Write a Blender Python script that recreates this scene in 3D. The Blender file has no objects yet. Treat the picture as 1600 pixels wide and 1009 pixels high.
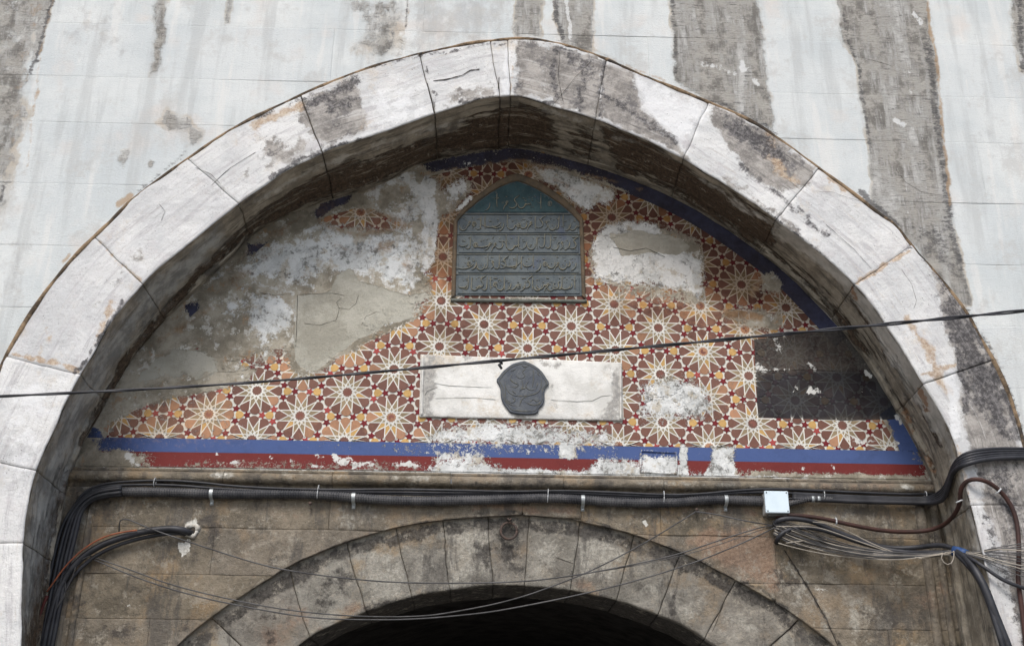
import bpy, math, random
import numpy as np
from mathutils import Matrix

random.seed(7)
rng = np.random.default_rng(11)
scene = bpy.context.scene
COL = scene.collection

# ------------------------------------------------------------------ camera
CAM = np.array([0.0, -5.2, 1.6])
F_PX, W_PX, H_PX = 1750.0, 1600.0, 1009.0
PITCH, YAW, ROLL = math.radians(23.72), math.radians(1.23), math.radians(0.61)
c_, s_ = math.cos(YAW), math.sin(YAW)
right0 = np.array([c_, -s_, 0]); fwd0 = np.array([s_, c_, 0]); zz = np.array([0, 0, 1.0])
fwd = fwd0 * math.cos(PITCH) + zz * math.sin(PITCH)
up0 = -fwd0 * math.sin(PITCH) + zz * math.cos(PITCH)
RX = right0 * math.cos(ROLL) + up0 * math.sin(ROLL)
UX = -right0 * math.sin(ROLL) + up0 * math.cos(ROLL)
cam_data = bpy.data.cameras.new("camera")
cam_data.sensor_width = 36.0
cam_data.lens = 36.0 * F_PX / W_PX
cam_data.clip_start = 0.05
cam_data.clip_end = 800
cam = bpy.data.objects.new("camera", cam_data)
COL.objects.link(cam)
m = Matrix.Identity(4)
for i in range(3):
    m[i][0], m[i][1], m[i][2], m[i][3] = RX[i], UX[i], -fwd[i], CAM[i]
cam.matrix_world = m
scene.camera = cam

# ------------------------------------------------------------------ sky, sun, exposure
world = bpy.data.worlds.new("World"); scene.world = world
world.use_nodes = True
wn = world.node_tree; wn.nodes.clear()
sky = wn.nodes.new("ShaderNodeTexSky"); sky.sky_type = 'NISHITA'; sky.sun_disc = False
SUN_EL, SUN_AZ = math.radians(50), math.radians(194)
sky.sun_elevation = SUN_EL; sky.sun_rotation = SUN_AZ
sky.dust_density = 3.0; sky.air_density = 1.0
bg = wn.nodes.new("ShaderNodeBackground"); bg.inputs[1].default_value = 0.11
wo = wn.nodes.new("ShaderNodeOutputWorld")
wn.links.new(sky.outputs[0], bg.inputs[0]); wn.links.new(bg.outputs[0], wo.inputs[0])
sd = bpy.data.lights.new("sun", 'SUN'); sd.energy = 1.45; sd.angle = math.radians(20); sd.color = (1.0, 0.97, 0.93)
sun = bpy.data.objects.new("sun", sd); COL.objects.link(sun)
tos = np.array([math.sin(SUN_AZ) * math.cos(SUN_EL), math.cos(SUN_AZ) * math.cos(SUN_EL), math.sin(SUN_EL)])
from mathutils import Vector
sun.rotation_euler = Vector(tos).to_track_quat('Z', 'Y').to_euler()
sun.location = (-2, -6, 9)
vs = scene.view_settings
vs.view_transform = 'Standard'; vs.look = 'None'; vs.gamma = 1; vs.use_curve_mapping = False
vs.exposure = 0.72
scene.render.engine = 'CYCLES'

# ------------------------------------------------------------------ projection helpers
def P(px, py, Y):
    px = np.asarray(px, float); py = np.asarray(py, float)
    u = (px - 800.0) / F_PX; v = (504.5 - py) / F_PX
    d = fwd + u[..., None] * RX + v[..., None] * UX
    t = (Y - CAM[1]) / d[..., 1]
    return CAM + d * t[..., None]
def proj(V):
    r = V - CAM
    d = r @ fwd
    return 800 + F_PX * (r @ RX) / d, 504.5 - F_PX * (r @ UX) / d
def PX(pts, Y):
    a = np.array(pts, float)
    return P(a[:, 0], a[:, 1], Y)

# ------------------------------------------------------------------ noise
def _hash(ix, iy, iz, seed):
    h = (ix * 374761393 + iy * 668265263 + iz * 2147483647 + seed * 974634777) & 0xFFFFFFFF
    h = ((h ^ (h >> 13)) * 1274126177) & 0xFFFFFFFF
    h = ((h ^ (h >> 16)) * 2246822519) & 0xFFFFFFFF
    return ((h ^ (h >> 15)) & 0xFFFF) / 65535.0
def vnoise(p, seed=0):
    f = np.floor(p).astype(np.int64); t = p - f; t = t * t * (3 - 2 * t)
    o = 0
    for a in (0, 1):
        wa = t[..., 0] if a else 1 - t[..., 0]
        for b in (0, 1):
            wb = t[..., 1] if b else 1 - t[..., 1]
            for c in (0, 1):
                wc = t[..., 2] if c else 1 - t[..., 2]
                o = o + wa * wb * wc * _hash(f[..., 0] + a, f[..., 1] + b, f[..., 2] + c, seed)
    return o
def fbm(p, scale, octv=3, seed=0):
    s = 0; a = 1; n = 0
    for i in range(octv):
        s = s + a * (vnoise(p * scale * 2 ** i + 17.3 * i, seed + i) - .5); n += a; a *= .55
    return s / n * 2

# ------------------------------------------------------------------ masks authored as polygons and strokes
def mask(px, py, shapes):
    px = np.asarray(px, float); py = np.asarray(py, float)
    out = np.zeros(px.shape)
    for sh in shapes:
        kind, pts = sh[0], np.array(sh[1], float)
        soft = sh[2]; st = sh[3] if len(sh) > 3 else 1.0
        wid = sh[4] if len(sh) > 4 else 0
        ext = min(np.ptp(pts[:, 0]), np.ptp(pts[:, 1]))
        if kind == 'p' and ext > 26: soft *= 1.9
        pad = soft + wid + 2
        sel = (px > pts[:, 0].min() - pad) & (px < pts[:, 0].max() + pad) & (py > pts[:, 1].min() - pad) & (py < pts[:, 1].max() + pad)
        if not sel.any(): continue
        x = px[sel]; y = py[sel]
        n = len(pts)
        d2 = np.full(x.shape, 1e9); ins = np.zeros(x.shape, bool)
        rngi = range(n) if kind == 'p' else range(n - 1)
        for i in rngi:
            a = pts[i]; b = pts[(i + 1) % n]
            e = b - a; L = (e @ e) + 1e-9
            t = np.clip(((x - a[0]) * e[0] + (y - a[1]) * e[1]) / L, 0, 1)
            d2 = np.minimum(d2, (x - a[0] - t * e[0]) ** 2 + (y - a[1] - t * e[1]) ** 2)
            if kind == 'p':
                cnd = (a[1] > y) != (b[1] > y)
                xx = (b[0] - a[0]) * (y - a[1]) / (b[1] - a[1] + 1e-12) + a[0]
                ins ^= cnd & (x < xx)
        d = np.sqrt(d2)
        s = np.where(ins, d, -d) if kind == 'p' else wid - d
        f = np.clip(.5 + s / (2 * soft), 0, 1) * st
        out[sel] = np.maximum(out[sel], f)
    return out

def warp(V, a=6.0, b=2.5, seed=300):
    """pixel position of every vertex, pushed about by noise so stain outlines come out ragged"""
    px, py = proj(V)
    px = px + a * fbm(V, 5, 3, seed) + b * fbm(V, 26, 3, seed + 1)
    py = py + a * fbm(V, 5, 3, seed + 2) + b * fbm(V, 26, 3, seed + 3)
    return px, py
# ------------------------------------------------------------------ mesh helpers
def new_mesh(name, verts, faces, mat=None, parent=None, attrs=None, smooth=True, mats=None, midx=None, kind=None):
    loc = np.array(parent.get('_o', (0, 0, 0))) if parent else np.zeros(3)
    me = bpy.data.meshes.new(name)
    v = np.asarray(verts, float) - loc
    fa = np.asarray(faces) if not isinstance(faces, list) else faces
    if isinstance(fa, np.ndarray) and fa.ndim == 2:
        me.vertices.add(len(v)); me.vertices.foreach_set('co', v.ravel())
        k = fa.shape[1]
        me.loops.add(fa.size); me.loops.foreach_set('vertex_index', fa.ravel().astype(np.int32))
        me.polygons.add(len(fa)); me.polygons.foreach_set('loop_start', np.arange(0, fa.size, k, dtype=np.int32))
        me.update(calc_edges=True)
    else:
        me.from_pydata(v.tolist(), [], [list(map(int, f)) for f in faces])
    if attrs:
        for k_, a in attrs.items():
            a = np.asarray(a, float)
            if a.ndim == 2 and a.shape[1] == 3:
                at = me.attributes.new(k_, 'FLOAT_VECTOR', 'POINT'); at.data.foreach_set('vector', a.ravel())
            else:
                at = me.attributes.new(k_, 'FLOAT', 'POINT'); at.data.foreach_set('value', a.ravel())
    if mats:
        for m_ in mats: me.materials.append(m_)
        if midx is not None: me.polygons.foreach_set('material_index', np.asarray(midx, np.int32))
    elif mat: me.materials.append(mat)
    if smooth: me.polygons.foreach_set('use_smooth', np.ones(len(me.polygons), bool))
    me.update()
    o = bpy.data.objects.new(name, me); COL.objects.link(o)
    if parent: o.parent = parent
    if kind: o['kind'] = kind
    return o
def grid_faces(n, m):
    i = np.arange(n - 1)[:, None]; j = np.arange(m - 1)[None, :]
    a = (i * m + j).ravel()
    return np.stack([a, a + 1, a + m + 1, a + m], 1)
def grid_mesh(name, V, mat, parent=None, attrs=None, flip=False, **kw):
    n, m_ = V.shape[:2]
    f = grid_faces(n, m_)
    if flip: f = f[:, ::-1]
    at = {k: np.asarray(a).reshape(n * m_, -1).squeeze() for k, a in (attrs or {}).items()}
    return new_mesh(name, V.reshape(-1, 3), f, mat, parent, at, **kw)
def thing(name, label, cat, loc=(0, 0, 0), group=None):
    o = bpy.data.objects.new(name, None); COL.objects.link(o)
    o.location = loc; o['_o'] = tuple(float(x) for x in loc)
    o.empty_display_size = .1
    o['label'] = label; o['category'] = cat
    if group: o['group'] = group
    return o
def tag(o, label, cat, group=None):
    o['label'] = label; o['category'] = cat
    if group: o['group'] = group
    return o
def smooth_path(pts, it=2):
    p = np.asarray(pts, float)
    for _ in range(it):
        q = p[:-1] * .75 + p[1:] * .25; r = p[:-1] * .25 + p[1:] * .75
        mid = np.empty((len(q) * 2, p.shape[1])); mid[0::2] = q; mid[1::2] = r
        p = np.vstack([p[:1], mid, p[-1:]])
    return p
def resample(p, step=None, n=None):
    d = np.r_[0, np.cumsum(np.linalg.norm(np.diff(p, axis=0), axis=1))]
    if n is None: n = max(2, int(d[-1] / step) + 1)
    t = np.linspace(0, d[-1], n)
    return np.stack([np.interp(t, d, p[:, k]) for k in range(p.shape[1])], 1)
def tube_geo(path, rad, seg=8, flat=None, cap=True):
    """sweep a circle; rad scalar or array; flat = (nx,ny,nz,scale) squashes along that normal"""
    p = np.asarray(path, float); n = len(p)
    r = np.full(n, rad) if np.isscalar(rad) else np.asarray(rad)
    t = np.gradient(p, axis=0); t /= np.linalg.norm(t, axis=1)[:, None] + 1e-12
    ref = np.array([0, 1, 0.0]) if abs(t[0][1]) < .9 else np.array([1.0, 0, 0])
    u = np.empty_like(p); w = np.empty_like(p)
    a = ref - t[0] * (ref @ t[0]); a /= np.linalg.norm(a)
    for i in range(n):
        a = a - t[i] * (a @ t[i]); a /= np.linalg.norm(a) + 1e-12
        u[i] = a; w[i] = np.cross(t[i], a)
    ang = np.linspace(0, 2 * np.pi, seg, endpoint=False)
    V = p[:, None] + r[:, None, None] * (np.cos(ang)[None, :, None] * u[:, None] * (flat or 1) + np.sin(ang)[None, :, None] * w[:, None])
    i = np.arange(n - 1)[:, None]; j = np.arange(seg)[None, :]; jn = (j + 1) % seg
    F = np.stack([(i * seg + j), (i * seg + jn), ((i + 1) * seg + jn), ((i + 1) * seg + j)], -1).reshape(-1, 4)
    faces = F[:, ::-1].tolist()
    if cap:
        faces.append(list(range(seg))); faces.append(list(range((n - 1) * seg, n * seg))[::-1])
    return V.reshape(-1, 3), faces
def tube(name, path, rad, mat, parent=None, seg=8, **kw):
    V, F_ = tube_geo(path, rad, seg, kw.pop('flat', None))
    return new_mesh(name, V, F_, mat, parent, **kw)
def join_geo(parts):
    V = []; F_ = []; o = 0
    for v, f in parts:
        V.append(v); F_ += [[i + o for i in q] for q in f]; o += len(v)
    return np.vstack(V), F_
def box_geo(cx, cy, cz, sx, sy, sz, bev=0.0, yaw=0):
    """bevelled box"""
    b = bev
    hx, hy, hz = sx / 2, sy / 2, sz / 2
    V = []; F_ = []
    import itertools
    if b <= 0:
        for x, y, z in itertools.product((-hx, hx), (-hy, hy), (-hz, hz)): V.append((x, y, z))
        F_ = [[0, 1, 3, 2], [4, 6, 7, 5], [0, 4, 5, 1], [2, 3, 7, 6], [0, 2, 6, 4], [1, 5, 7, 3]]
    else:
        idx = {}
        for sx_, sy_, sz_ in itertools.product((-1, 1), repeat=3):
            for ax in range(3):
                q = [sx_ * hx, sy_ * hy, sz_ * hz]; sg = (sx_, sy_, sz_)
                for k in range(3):
                    if k != ax: q[k] -= sg[k] * b
                idx[(sx_, sy_, sz_, ax)] = len(V); V.append(q)
        def I(a, b_, c, ax): return idx[(a, b_, c, ax)]
        for s in (-1, 1):
            F_.append([I(s, -1, -1, 0), I(s, 1, -1, 0), I(s, 1, 1, 0), I(s, -1, 1, 0)][::s])
            F_.append([I(-1, s, -1, 1), I(-1, s, 1, 1), I(1, s, 1, 1), I(1, s, -1, 1)][::s])
            F_.append([I(-1, -1, s, 2), I(1, -1, s, 2), I(1, 1, s, 2), I(-1, 1, s, 2)][::s])
        for a, c in itertools.product((-1, 1), repeat=2):
            F_.append([I(a, c, -1, 0), I(a, c, 1, 0), I(a, c, 1, 1), I(a, c, -1, 1)])
            F_.append([I(a, -1, c, 0), I(a, 1, c, 0), I(a, 1, c, 2), I(a, -1, c, 2)])
            F_.append([I(-1, a, c, 1), I(1, a, c, 1), I(1, a, c, 2), I(-1, a, c, 2)])
        for a, b_, c in itertools.product((-1, 1), repeat=3):
            F_.append([I(a, b_, c, 0), I(a, b_, c, 1), I(a, b_, c, 2)])
    V = np.array(V, float)
    if yaw:
        cs, sn = math.cos(yaw), math.sin(yaw)
        V = np.stack([V[:, 0] * cs - V[:, 2] * sn, V[:, 1], V[:, 0] * sn + V[:, 2] * cs], 1)
    return V + np.array([cx, cy, cz]), F_
def prism_geo(poly, y0, y1, bev=0.0):
    """outline (x,z) extruded from y1 (back) to y0 (front, toward -Y); bev shrinks the front edge"""
    p = np.asarray(poly, float); n = len(p)
    c = p.mean(0)
    rings = []
    if bev:
        e = np.roll(p, -1, 0) - np.roll(p, 1, 0); nr = np.stack([e[:, 1], -e[:, 0]], 1); nr /= np.linalg.norm(nr, axis=1)[:, None] + 1e-9
        if ((p - c) * nr).sum() < 0: nr = -nr
        rings = [(p, y1), (p, y0 + bev), (p - nr * bev, y0)]
    else:
        rings = [(p, y1), (p, y0)]
    V = np.vstack([np.stack([q[:, 0], np.full(n, y), q[:, 1]], 1) for q, y in rings])
    F_ = []
    for k in range(len(rings) - 1):
        for i in range(n):
            j = (i + 1) % n
            F_.append([k * n + i, k * n + j, (k + 1) * n + j, (k + 1) * n + i])
    o = (len(rings) - 1) * n
    F_.append([o + i for i in range(n)])
    return V, F_

# ------------------------------------------------------------------ material builder
class M:
    def __init__(s, name):
        s.m = bpy.data.materials.new(name); s.m.use_nodes = True
        s.t = s.m.node_tree; s.t.nodes.clear()
        s.out = s.n("ShaderNodeOutputMaterial"); s.b = s.n("ShaderNodeBsdfPrincipled")
        s.l(s.b.outputs[0], s.out.inputs[0])
        s.pos = s.n("ShaderNodeNewGeometry").outputs['Position']
        s.h = None
    def n(s, t): return s.t.nodes.new(t)
    def l(s, a, b): s.t.links.new(a, b)
    def inp(s, sock, v):
        if isinstance(v, bpy.types.NodeSocket): s.l(v, sock)
        elif isinstance(v, (tuple, list)) and sock.type == 'RGBA' and len(v) == 3: sock.default_value = (*v, 1)
        else: sock.default_value = v
    def math(s, op, a, b=0.0, c=0.0, clamp=False):
        n = s.n("ShaderNodeMath"); n.operation = op; n.use_clamp = clamp
        s.inp(n.inputs[0], a); s.inp(n.inputs[1], b); s.inp(n.inputs[2], c); return n.outputs[0]
    def noise(s, scale, detail=4, rough=.55, st=(1, 1, 1), off=(0, 0, 0), dist=0.0):
        mp = s.n("ShaderNodeMapping"); s.l(s.pos, mp.inputs[0]); mp.inputs['Scale'].default_value = st; mp.inputs['Location'].default_value = off
        n = s.n("ShaderNodeTexNoise"); s.l(mp.outputs[0], n.inputs['Vector'])
        n.inputs['Scale'].default_value = scale; n.inputs['Detail'].default_value = detail
        n.inputs['Roughness'].default_value = rough; n.inputs['Distortion'].default_value = dist
        return n.outputs['Fac']
    def voro(s, scale, st=(1, 1, 1), feature='F1', out='Distance'):
        mp = s.n("ShaderNodeMapping"); s.l(s.pos, mp.inputs[0]); mp.inputs['Scale'].default_value = st
        n = s.n("ShaderNodeTexVoronoi"); n.feature = feature; s.l(mp.outputs[0], n.inputs['Vector']); n.inputs['Scale'].default_value = scale
        return n.outputs[out]
    def attr(s, name, o='Fac'):
        n = s.n("ShaderNodeAttribute"); n.attribute_name = name; return n.outputs[o]
    def vnoise(s, vec, scale, detail=5, rough=.6, st=(1, 1, 1), off=(0, 0, 0)):
        mp = s.n('ShaderNodeMapping'); s.l(vec, mp.inputs[0]); mp.inputs['Scale'].default_value = st; mp.inputs['Location'].default_value = off
        n = s.n('ShaderNodeTexNoise'); s.l(mp.outputs[0], n.inputs['Vector']); n.inputs['Scale'].default_value = scale; n.inputs['Detail'].default_value = detail; n.inputs['Roughness'].default_value = rough
        return n.outputs['Fac']
    def rand(s): return s.n("ShaderNodeObjectInfo").outputs['Random']
    def ss(s, x, lo, hi, a=0.0, b=1.0):
        n = s.n("ShaderNodeMapRange"); n.interpolation_type = 'SMOOTHSTEP'
        s.inp(n.inputs[0], x); n.inputs[1].default_value = lo; n.inputs[2].default_value = hi
        s.inp(n.inputs[3], a); s.inp(n.inputs[4], b); return n.outputs[0]
    def mix(s, f, a, b, mode='MIX'):
        n = s.n("ShaderNodeMix"); n.data_type = 'RGBA'; n.blend_type = mode
        s.inp(n.inputs[0], f); s.inp(n.inputs[6], a); s.inp(n.inputs[7], b); return n.outputs[2]
    def scale(s, c, f):
        n = s.n("ShaderNodeVectorMath"); n.operation = 'SCALE'; s.inp(n.inputs[0], c); s.inp(n.inputs[3], f); return n.outputs[0]
    def thr(s, a, noise, amp, soft, at=.5):
        x = s.math('MULTIPLY_ADD', s.math('SUBTRACT', noise, .5), min(amp, .95) * 2.3, a)
        return s.ss(x, at - soft, at + soft)
    def bump(s, h, dist=0.004, strength=1.0):
        n = s.n("ShaderNodeBump"); n.inputs['Distance'].default_value = dist; n.inputs['Strength'].default_value = strength
        s.l(h, n.inputs['Height']); s.l(n.outputs[0], s.b.inputs['Normal']); return n
    def fin(s, col, rough=.9, spec=.25, metal=0.0):
        s.inp(s.b.inputs['Base Color'], col); s.inp(s.b.inputs['Roughness'], rough)
        s.b.inputs['Specular IOR Level'].default_value = spec; s.inp(s.b.inputs['Metallic'], metal)
        return s.m
def simple(name, col, rough=.6, col2=None, nscale=30, spec=.3, metal=0.0, bump=0.0, bscale=200):
    k = M(name)
    c = k.mix(k.ss(k.noise(nscale, 5, .65), .35, .68), col, col2 or tuple(x * .7 for x in col))
    if bump: k.bump(k.noise(bscale, 3, .6), bump)
    return k.fin(c, rough, spec, metal)

# --- pale slabs of the big wall
k = M("pale_wall_marble")
streak = k.noise(2.2, 6, .72, st=(3, 3, 42))
big = k.noise(1.6, 5, .6, off=(3, 0, 1))
c = k.mix(k.ss(big, .38, .62), (.53, .565, .565), (.64, .66, .645))
c = k.mix(k.ss(k.noise(2.7, 4, .6, off=(9, 0, 3)), .53, .7), c, (.60, .575, .54))
c = k.mix(k.math('MULTIPLY', k.ss(k.rand(), 0, 1), .22), c, (.46, .50, .52))
c = k.mix(k.math('MULTIPLY', k.ss(streak, .52, .72), .4), c, (.36, .38, .39))
c = k.mix(k.math('MULTIPLY', k.ss(k.noise(160, 2, .6, st=(1, 1, 1.6)), .60, .68), .38), c, (.24, .24, .23))
c = k.mix(k.math('MULTIPLY', k.ss(k.noise(70, 3, .7), .6, .75), .5), c, (.78, .8, .79))
run = k.noise(1.7, 6, .66, st=(5.5, 5.5, .55), off=(2, 6, 1))
c = k.mix(k.ss(run, .50, .66, 0, .5), c, (.40, .415, .41))
c = k.mix(k.ss(run, .46, .36, 0, .35), c, (.72, .70, .66))
c = k.mix(k.ss(k.noise(3.4, 8, .75, off=(6, 6, 0)), .53, .64, 0, .55), c, (.45, .445, .425))
nz = k.noise(13, 8, .72, st=(1, 1, .75))
hat = k.noise(7, 7, .78, st=(3, 3, 26), off=(1, 5, 2))
mot = k.noise(9, 8, .72, off=(5, 5, 5))
# weathered grey streaks
vst = k.noise(2.2, 6, .7, st=(5, 5, .7), off=(3, 3, 3))
sc = k.mix(k.ss(mot, .42, .58), (.17, .158, .138), (.40, .38, .34))
sc = k.mix(k.ss(vst, .42, .62), sc, k.mix(k.ss(mot, .4, .6), (.54, .535, .51), (.33, .32, .295)))
sc = k.mix(k.ss(hat, .53, .66, 0, .8), sc, (.115, .11, .10))
sc = k.mix(k.ss(k.noise(5, 9, .8, st=(2, 2, 14), off=(4, 4, 4)), .55, .60, 0, .75), sc, (.06, .058, .055))
sc = k.mix(k.ss(k.noise(55, 4, .7), .57, .72), sc, (.46, .455, .43))
fs = k.math('ADD', k.math('MULTIPLY', k.thr(k.attr('stain'), nz, .6, .26, .46), .5), k.math('MULTIPLY', k.thr(k.attr('stain'), nz, .5, .07, .52), .5))
edge = k.math('MULTIPLY', k.thr(k.attr('stain'), nz, .42, .09, .33), k.math('SUBTRACT', 1.0, fs))
c = k.mix(k.math('MULTIPLY', edge, k.ss(k.noise(3, 3, .5, off=(2, 2, 2)), .42, .6, 0.0, .75)), c, (.42, .34, .24))
c = k.mix(k.math('MULTIPLY', fs, .95), c, sc)
fl = k.thr(k.attr('light'), nz, .8, .2)
c = k.mix(k.math('MULTIPLY', fl, .55), c, k.mix(k.ss(mot, .4, .6), (.40, .385, .355), (.34, .34, .34)))
fd = k.thr(k.attr('dark'), k.noise(18, 8, .78, st=(1, 1, 2.2)), .85, .13)
c = k.mix(k.math('MULTIPLY', fd, .85), c, k.mix(k.ss(hat, .45, .6), (.055, .053, .055), (.17, .165, .16)))
c = k.mix(k.math('MULTIPLY', k.thr(k.attr('tan'), nz, .7, .18), .8), c, (.37, .26, .16))
c = k.mix(k.math('MULTIPLY', k.thr(k.attr('white'), k.noise(24, 7, .8), 1.3, .10), .8), c, (.74, .75, .74))
hh = k.math('ADD', k.math('MULTIPLY', k.noise(60, 6, .7, st=(1, 1, 3)), 1.0), k.math('MULTIPLY', k.math('MULTIPLY', fs, hat), 2.6))
k.bump(hh, .0045, .8)
MAT_WALL = k.fin(c, .82, .3)

# --- marble of the arch ring, face and reveal
k = M("arch_marble")
nz = k.noise(12, 8, .74); fine = k.noise(60, 6, .72); mot = k.noise(7, 8, .7, off=(4, 1, 8))
st_ = k.noise(5, 7, .75, st=(3, 3, 20))
ruv = k.attr('ruv', 'Vector')
al = k.vnoise(ruv, 3, 7, .72, (.9, 9, 1)); al2 = k.vnoise(ruv, 5, 9, .8, (.6, 12, 1), (3, 7, 1))
c = k.mix(k.ss(k.noise(3, 5, .6), .38, .62), (.55, .56, .555), (.70, .70, .68))
c = k.mix(k.ss(al, .50, .64, 0, .75), c, (.42, .41, .415))
c = k.mix(k.ss(al2, .56, .66, 0, .8), c, (.52, .465, .395))
c = k.mix(k.ss(k.vnoise(ruv, 6, 8, .75, (.7, 7, 1), (9, 2, 1)), .54, .66, 0, .6), c, (.76, .77, .77))
c = k.mix(k.ss(k.vnoise(ruv, 7, 9, .82, (.8, 9, 1), (1, 1, 5)), .585, .64, 0, .7), c, (.20, .19, .185))
c = k.mix(k.math('MULTIPLY', k.rand(), .3), c, (.50, .50, .51))
c = k.mix(k.math('MULTIPLY', k.ss(mot, .5, .68), .55), c, (.50, .475, .475))
c = k.mix(k.math('MULTIPLY', k.ss(k.noise(4, 8, .72, off=(7, 7, 2)), .55, .68), .6), c, (.56, .49, .40))
c = k.mix(k.math('MULTIPLY', k.ss(k.noise(26, 7, .78), .56, .7), .55), c, (.33, .32, .33))
c = k.mix(k.ss(k.noise(110, 3, .7), .64, .70, 0, .6), c, (.14, .13, .13))
gc = k.mix(k.ss(mot, .40, .60), (.17, .155, .14), (.37, .345, .315))
gc = k.mix(k.ss(fine, .46, .66, 0, .5), gc, (.44, .42, .385))
gc = k.mix(k.ss(al2, .52, .63, 0, .85), gc, (.085, .08, .076))
gc = k.mix(k.ss(al, .54, .66, 0, .8), gc, (.52, .505, .48))
gc = k.mix(k.ss(k.noise(7, 8, .75, off=(3, 3, 3)), .54, .62, 0, .75), gc, (.09, .083, .085))
c = k.mix(k.math('MULTIPLY', k.thr(k.attr('stain'), nz, .62, .10), .93), c, gc)
c = k.mix(k.math('MULTIPLY', k.thr(k.attr('tan'), nz, .8, .15), .85), c, k.mix(k.ss(fine, .4, .6), (.36, .25, .16), (.52, .42, .31)))
dc = k.mix(k.ss(fine, .42, .66), (.045, .043, .045), (.19, .18, .18))
dc = k.mix(k.ss(al, .5, .66, 0, .6), dc, (.26, .25, .245))
c = k.mix(k.math('MULTIPLY', k.thr(k.attr('dark'), k.noise(20, 9, .8), .85, .12), .92), c, dc)
c = k.mix(k.math('MULTIPLY', k.thr(k.attr('white'), nz, .9, .16), .7), c, (.74, .75, .75))
c = k.mix(k.math('MULTIPLY', k.ss(k.voro(46), .13, .07), k.ss(k.noise(6, 4, .6, off=(9, 9, 9)), .48, .58)), c, (.13, .12, .11))
# reveal: khaki-grey stone under soot and brown crust
sb = k.mix(k.ss(mot, .40, .62), (.22, .19, .145), (.41, .36, .28))
sb = k.mix(k.ss(al, .50, .62, 0, .75), sb, (.10, .088, .07))
sb = k.mix(k.ss(al2, .55, .63, 0, .8), sb, (.50, .46, .38))
sb = k.mix(k.ss(k.noise(70, 5, .75), .58, .7, 0, .75), sb, (.40, .37, .31))
sb = k.mix(k.ss(k.noise(5, 7, .7, off=(8, 2, 8)), .56, .66, 0, .7), sb, (.07, .065, .06))
crust = k.mix(k.ss(fine, .42, .64), (.030, .020, .013), (.135, .092, .060))
crust = k.mix(k.ss(k.vnoise(ruv, 6, 9, .8, (.7, 6, 1), (4, 4, 1)), .55, .59, 0, .85), crust, (.42, .37, .29))
crust = k.mix(k.ss(k.noise(17, 9, .8, off=(5, 1, 6)), .59, .62, 0, .9), crust, (.46, .41, .33))
crust = k.mix(k.ss(k.vnoise(ruv, 9, 9, .8, (.5, 9, 1), (8, 4, 1)), .46, .58, .6, 0), crust, (.10, .07, .045))
fcr = k.thr(k.attr('crust'), k.vnoise(ruv, 5, 10, .8, (.8, 4, 1), (2, 2, 2)), .9, .06)
sb = k.mix(fcr, sb, crust)
sb = k.mix(k.math('MULTIPLY', k.thr(k.attr('pale'), nz, .7, .2), .9), sb, k.mix(k.ss(mot, .4, .6), (.40, .38, .33), (.58, .55, .49)))
sb = k.mix(k.math('MULTIPLY', k.thr(k.attr('grey'), nz, .5, .25), .85), sb, k.mix(k.ss(mot, .4, .6), (.24, .245, .235), (.44, .445, .42)))
sb = k.mix(k.math('MULTIPLY', k.thr(k.attr('rust'), nz, .9, .1), .85), sb, (.30, .17, .09))
c = k.mix(k.ss(k.attr('soffit'), .4, .6), c, sb)
hh = k.math('ADD', k.noise(45, 8, .75), k.math('MULTIPLY', k.math('MULTIPLY', fcr, k.attr('soffit')), -1.2))
hh = k.math('ADD', hh, k.math('MULTIPLY', k.noise(9, 5, .6), 1.5))
k.bump(hh, .007, .9)
MAT_RING = k.fin(c, .8, .3)

# --- brown lower stone
def lower_stone(name, base_a, base_b, ochre, dirty):
    k = M(name)
    mot = k.noise(5, 8, .72); fine = k.noise(55, 7, .78); nz = k.noise(11, 8, .75)
    c = k.mix(k.ss(mot, .38, .62), base_a, base_b)
    c = k.mix(k.math('MULTIPLY', k.ss(k.noise(4, 7, .7, off=(6, 1, 2)), .50, .64), .75), c, ochre)
    c = k.mix(k.math('MULTIPLY', k.rand(), .5), c, k.mix(k.ss(nz, .4, .6), (.15, .13, .11), (.25, .225, .19)))
    c = k.mix(k.ss(k.noise(3.5, 8, .72, off=(1, 9, 4)), .54, .66, 0, dirty), c, (.065, .058, .052))
    c = k.mix(k.ss(fine, .56, .72, 0, .7), c, (.36, .32, .26))
    c = k.mix(k.ss(k.noise(95, 5, .8, off=(2, 1, 1)), .58, .66, 0, .75), c, (.045, .04, .035))
    c = k.mix(k.math('MULTIPLY', k.thr(k.attr('pink'), nz, .7, .2), .75), c, k.mix(k.ss(fine, .4, .6), (.21, .135, .095), (.31, .215, .15)))
    c = k.mix(k.math('MULTIPLY', k.thr(k.attr('light'), nz, .8, .12), .85), c, k.mix(k.ss(fine, .4, .62), (.25, .235, .20), (.42, .40, .345)))
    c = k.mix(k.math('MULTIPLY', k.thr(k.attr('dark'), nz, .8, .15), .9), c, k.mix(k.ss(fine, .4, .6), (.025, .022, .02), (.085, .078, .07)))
    c = k.mix(k.thr(k.attr('white'), k.noise(30, 6, .8), 1.0, .06), c, (.62, .61, .56))
    c = k.mix(k.ss(k.noise(14, 9, .8, off=(7, 3, 3)), .53, .62, 0, .7), c, (.33, .30, .245))
    c = k.mix(k.ss(k.noise(2.2, 8, .75, st=(2.5, 2.5, .7), off=(5, 5, 5)), .52, .62, 0, .7), c, (.085, .078, .07))
    hh = k.math('ADD', k.noise(40, 8, .78), k.math('MULTIPLY', k.noise(10, 6, .65), 2.2))
    k.bump(hh, .0075, .9)
    return k.fin(c, .88, .25)
MAT_STONE = lower_stone("brown_sandstone", (.115, .098, .072), (.24, .203, .15), (.29, .21, .125), .9)
MAT_STONE2 = lower_stone("arch_limestone", (.17, .16, .135), (.30, .285, .245), (.30, .225, .14), .55)
k = M("old_mortar")
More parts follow.
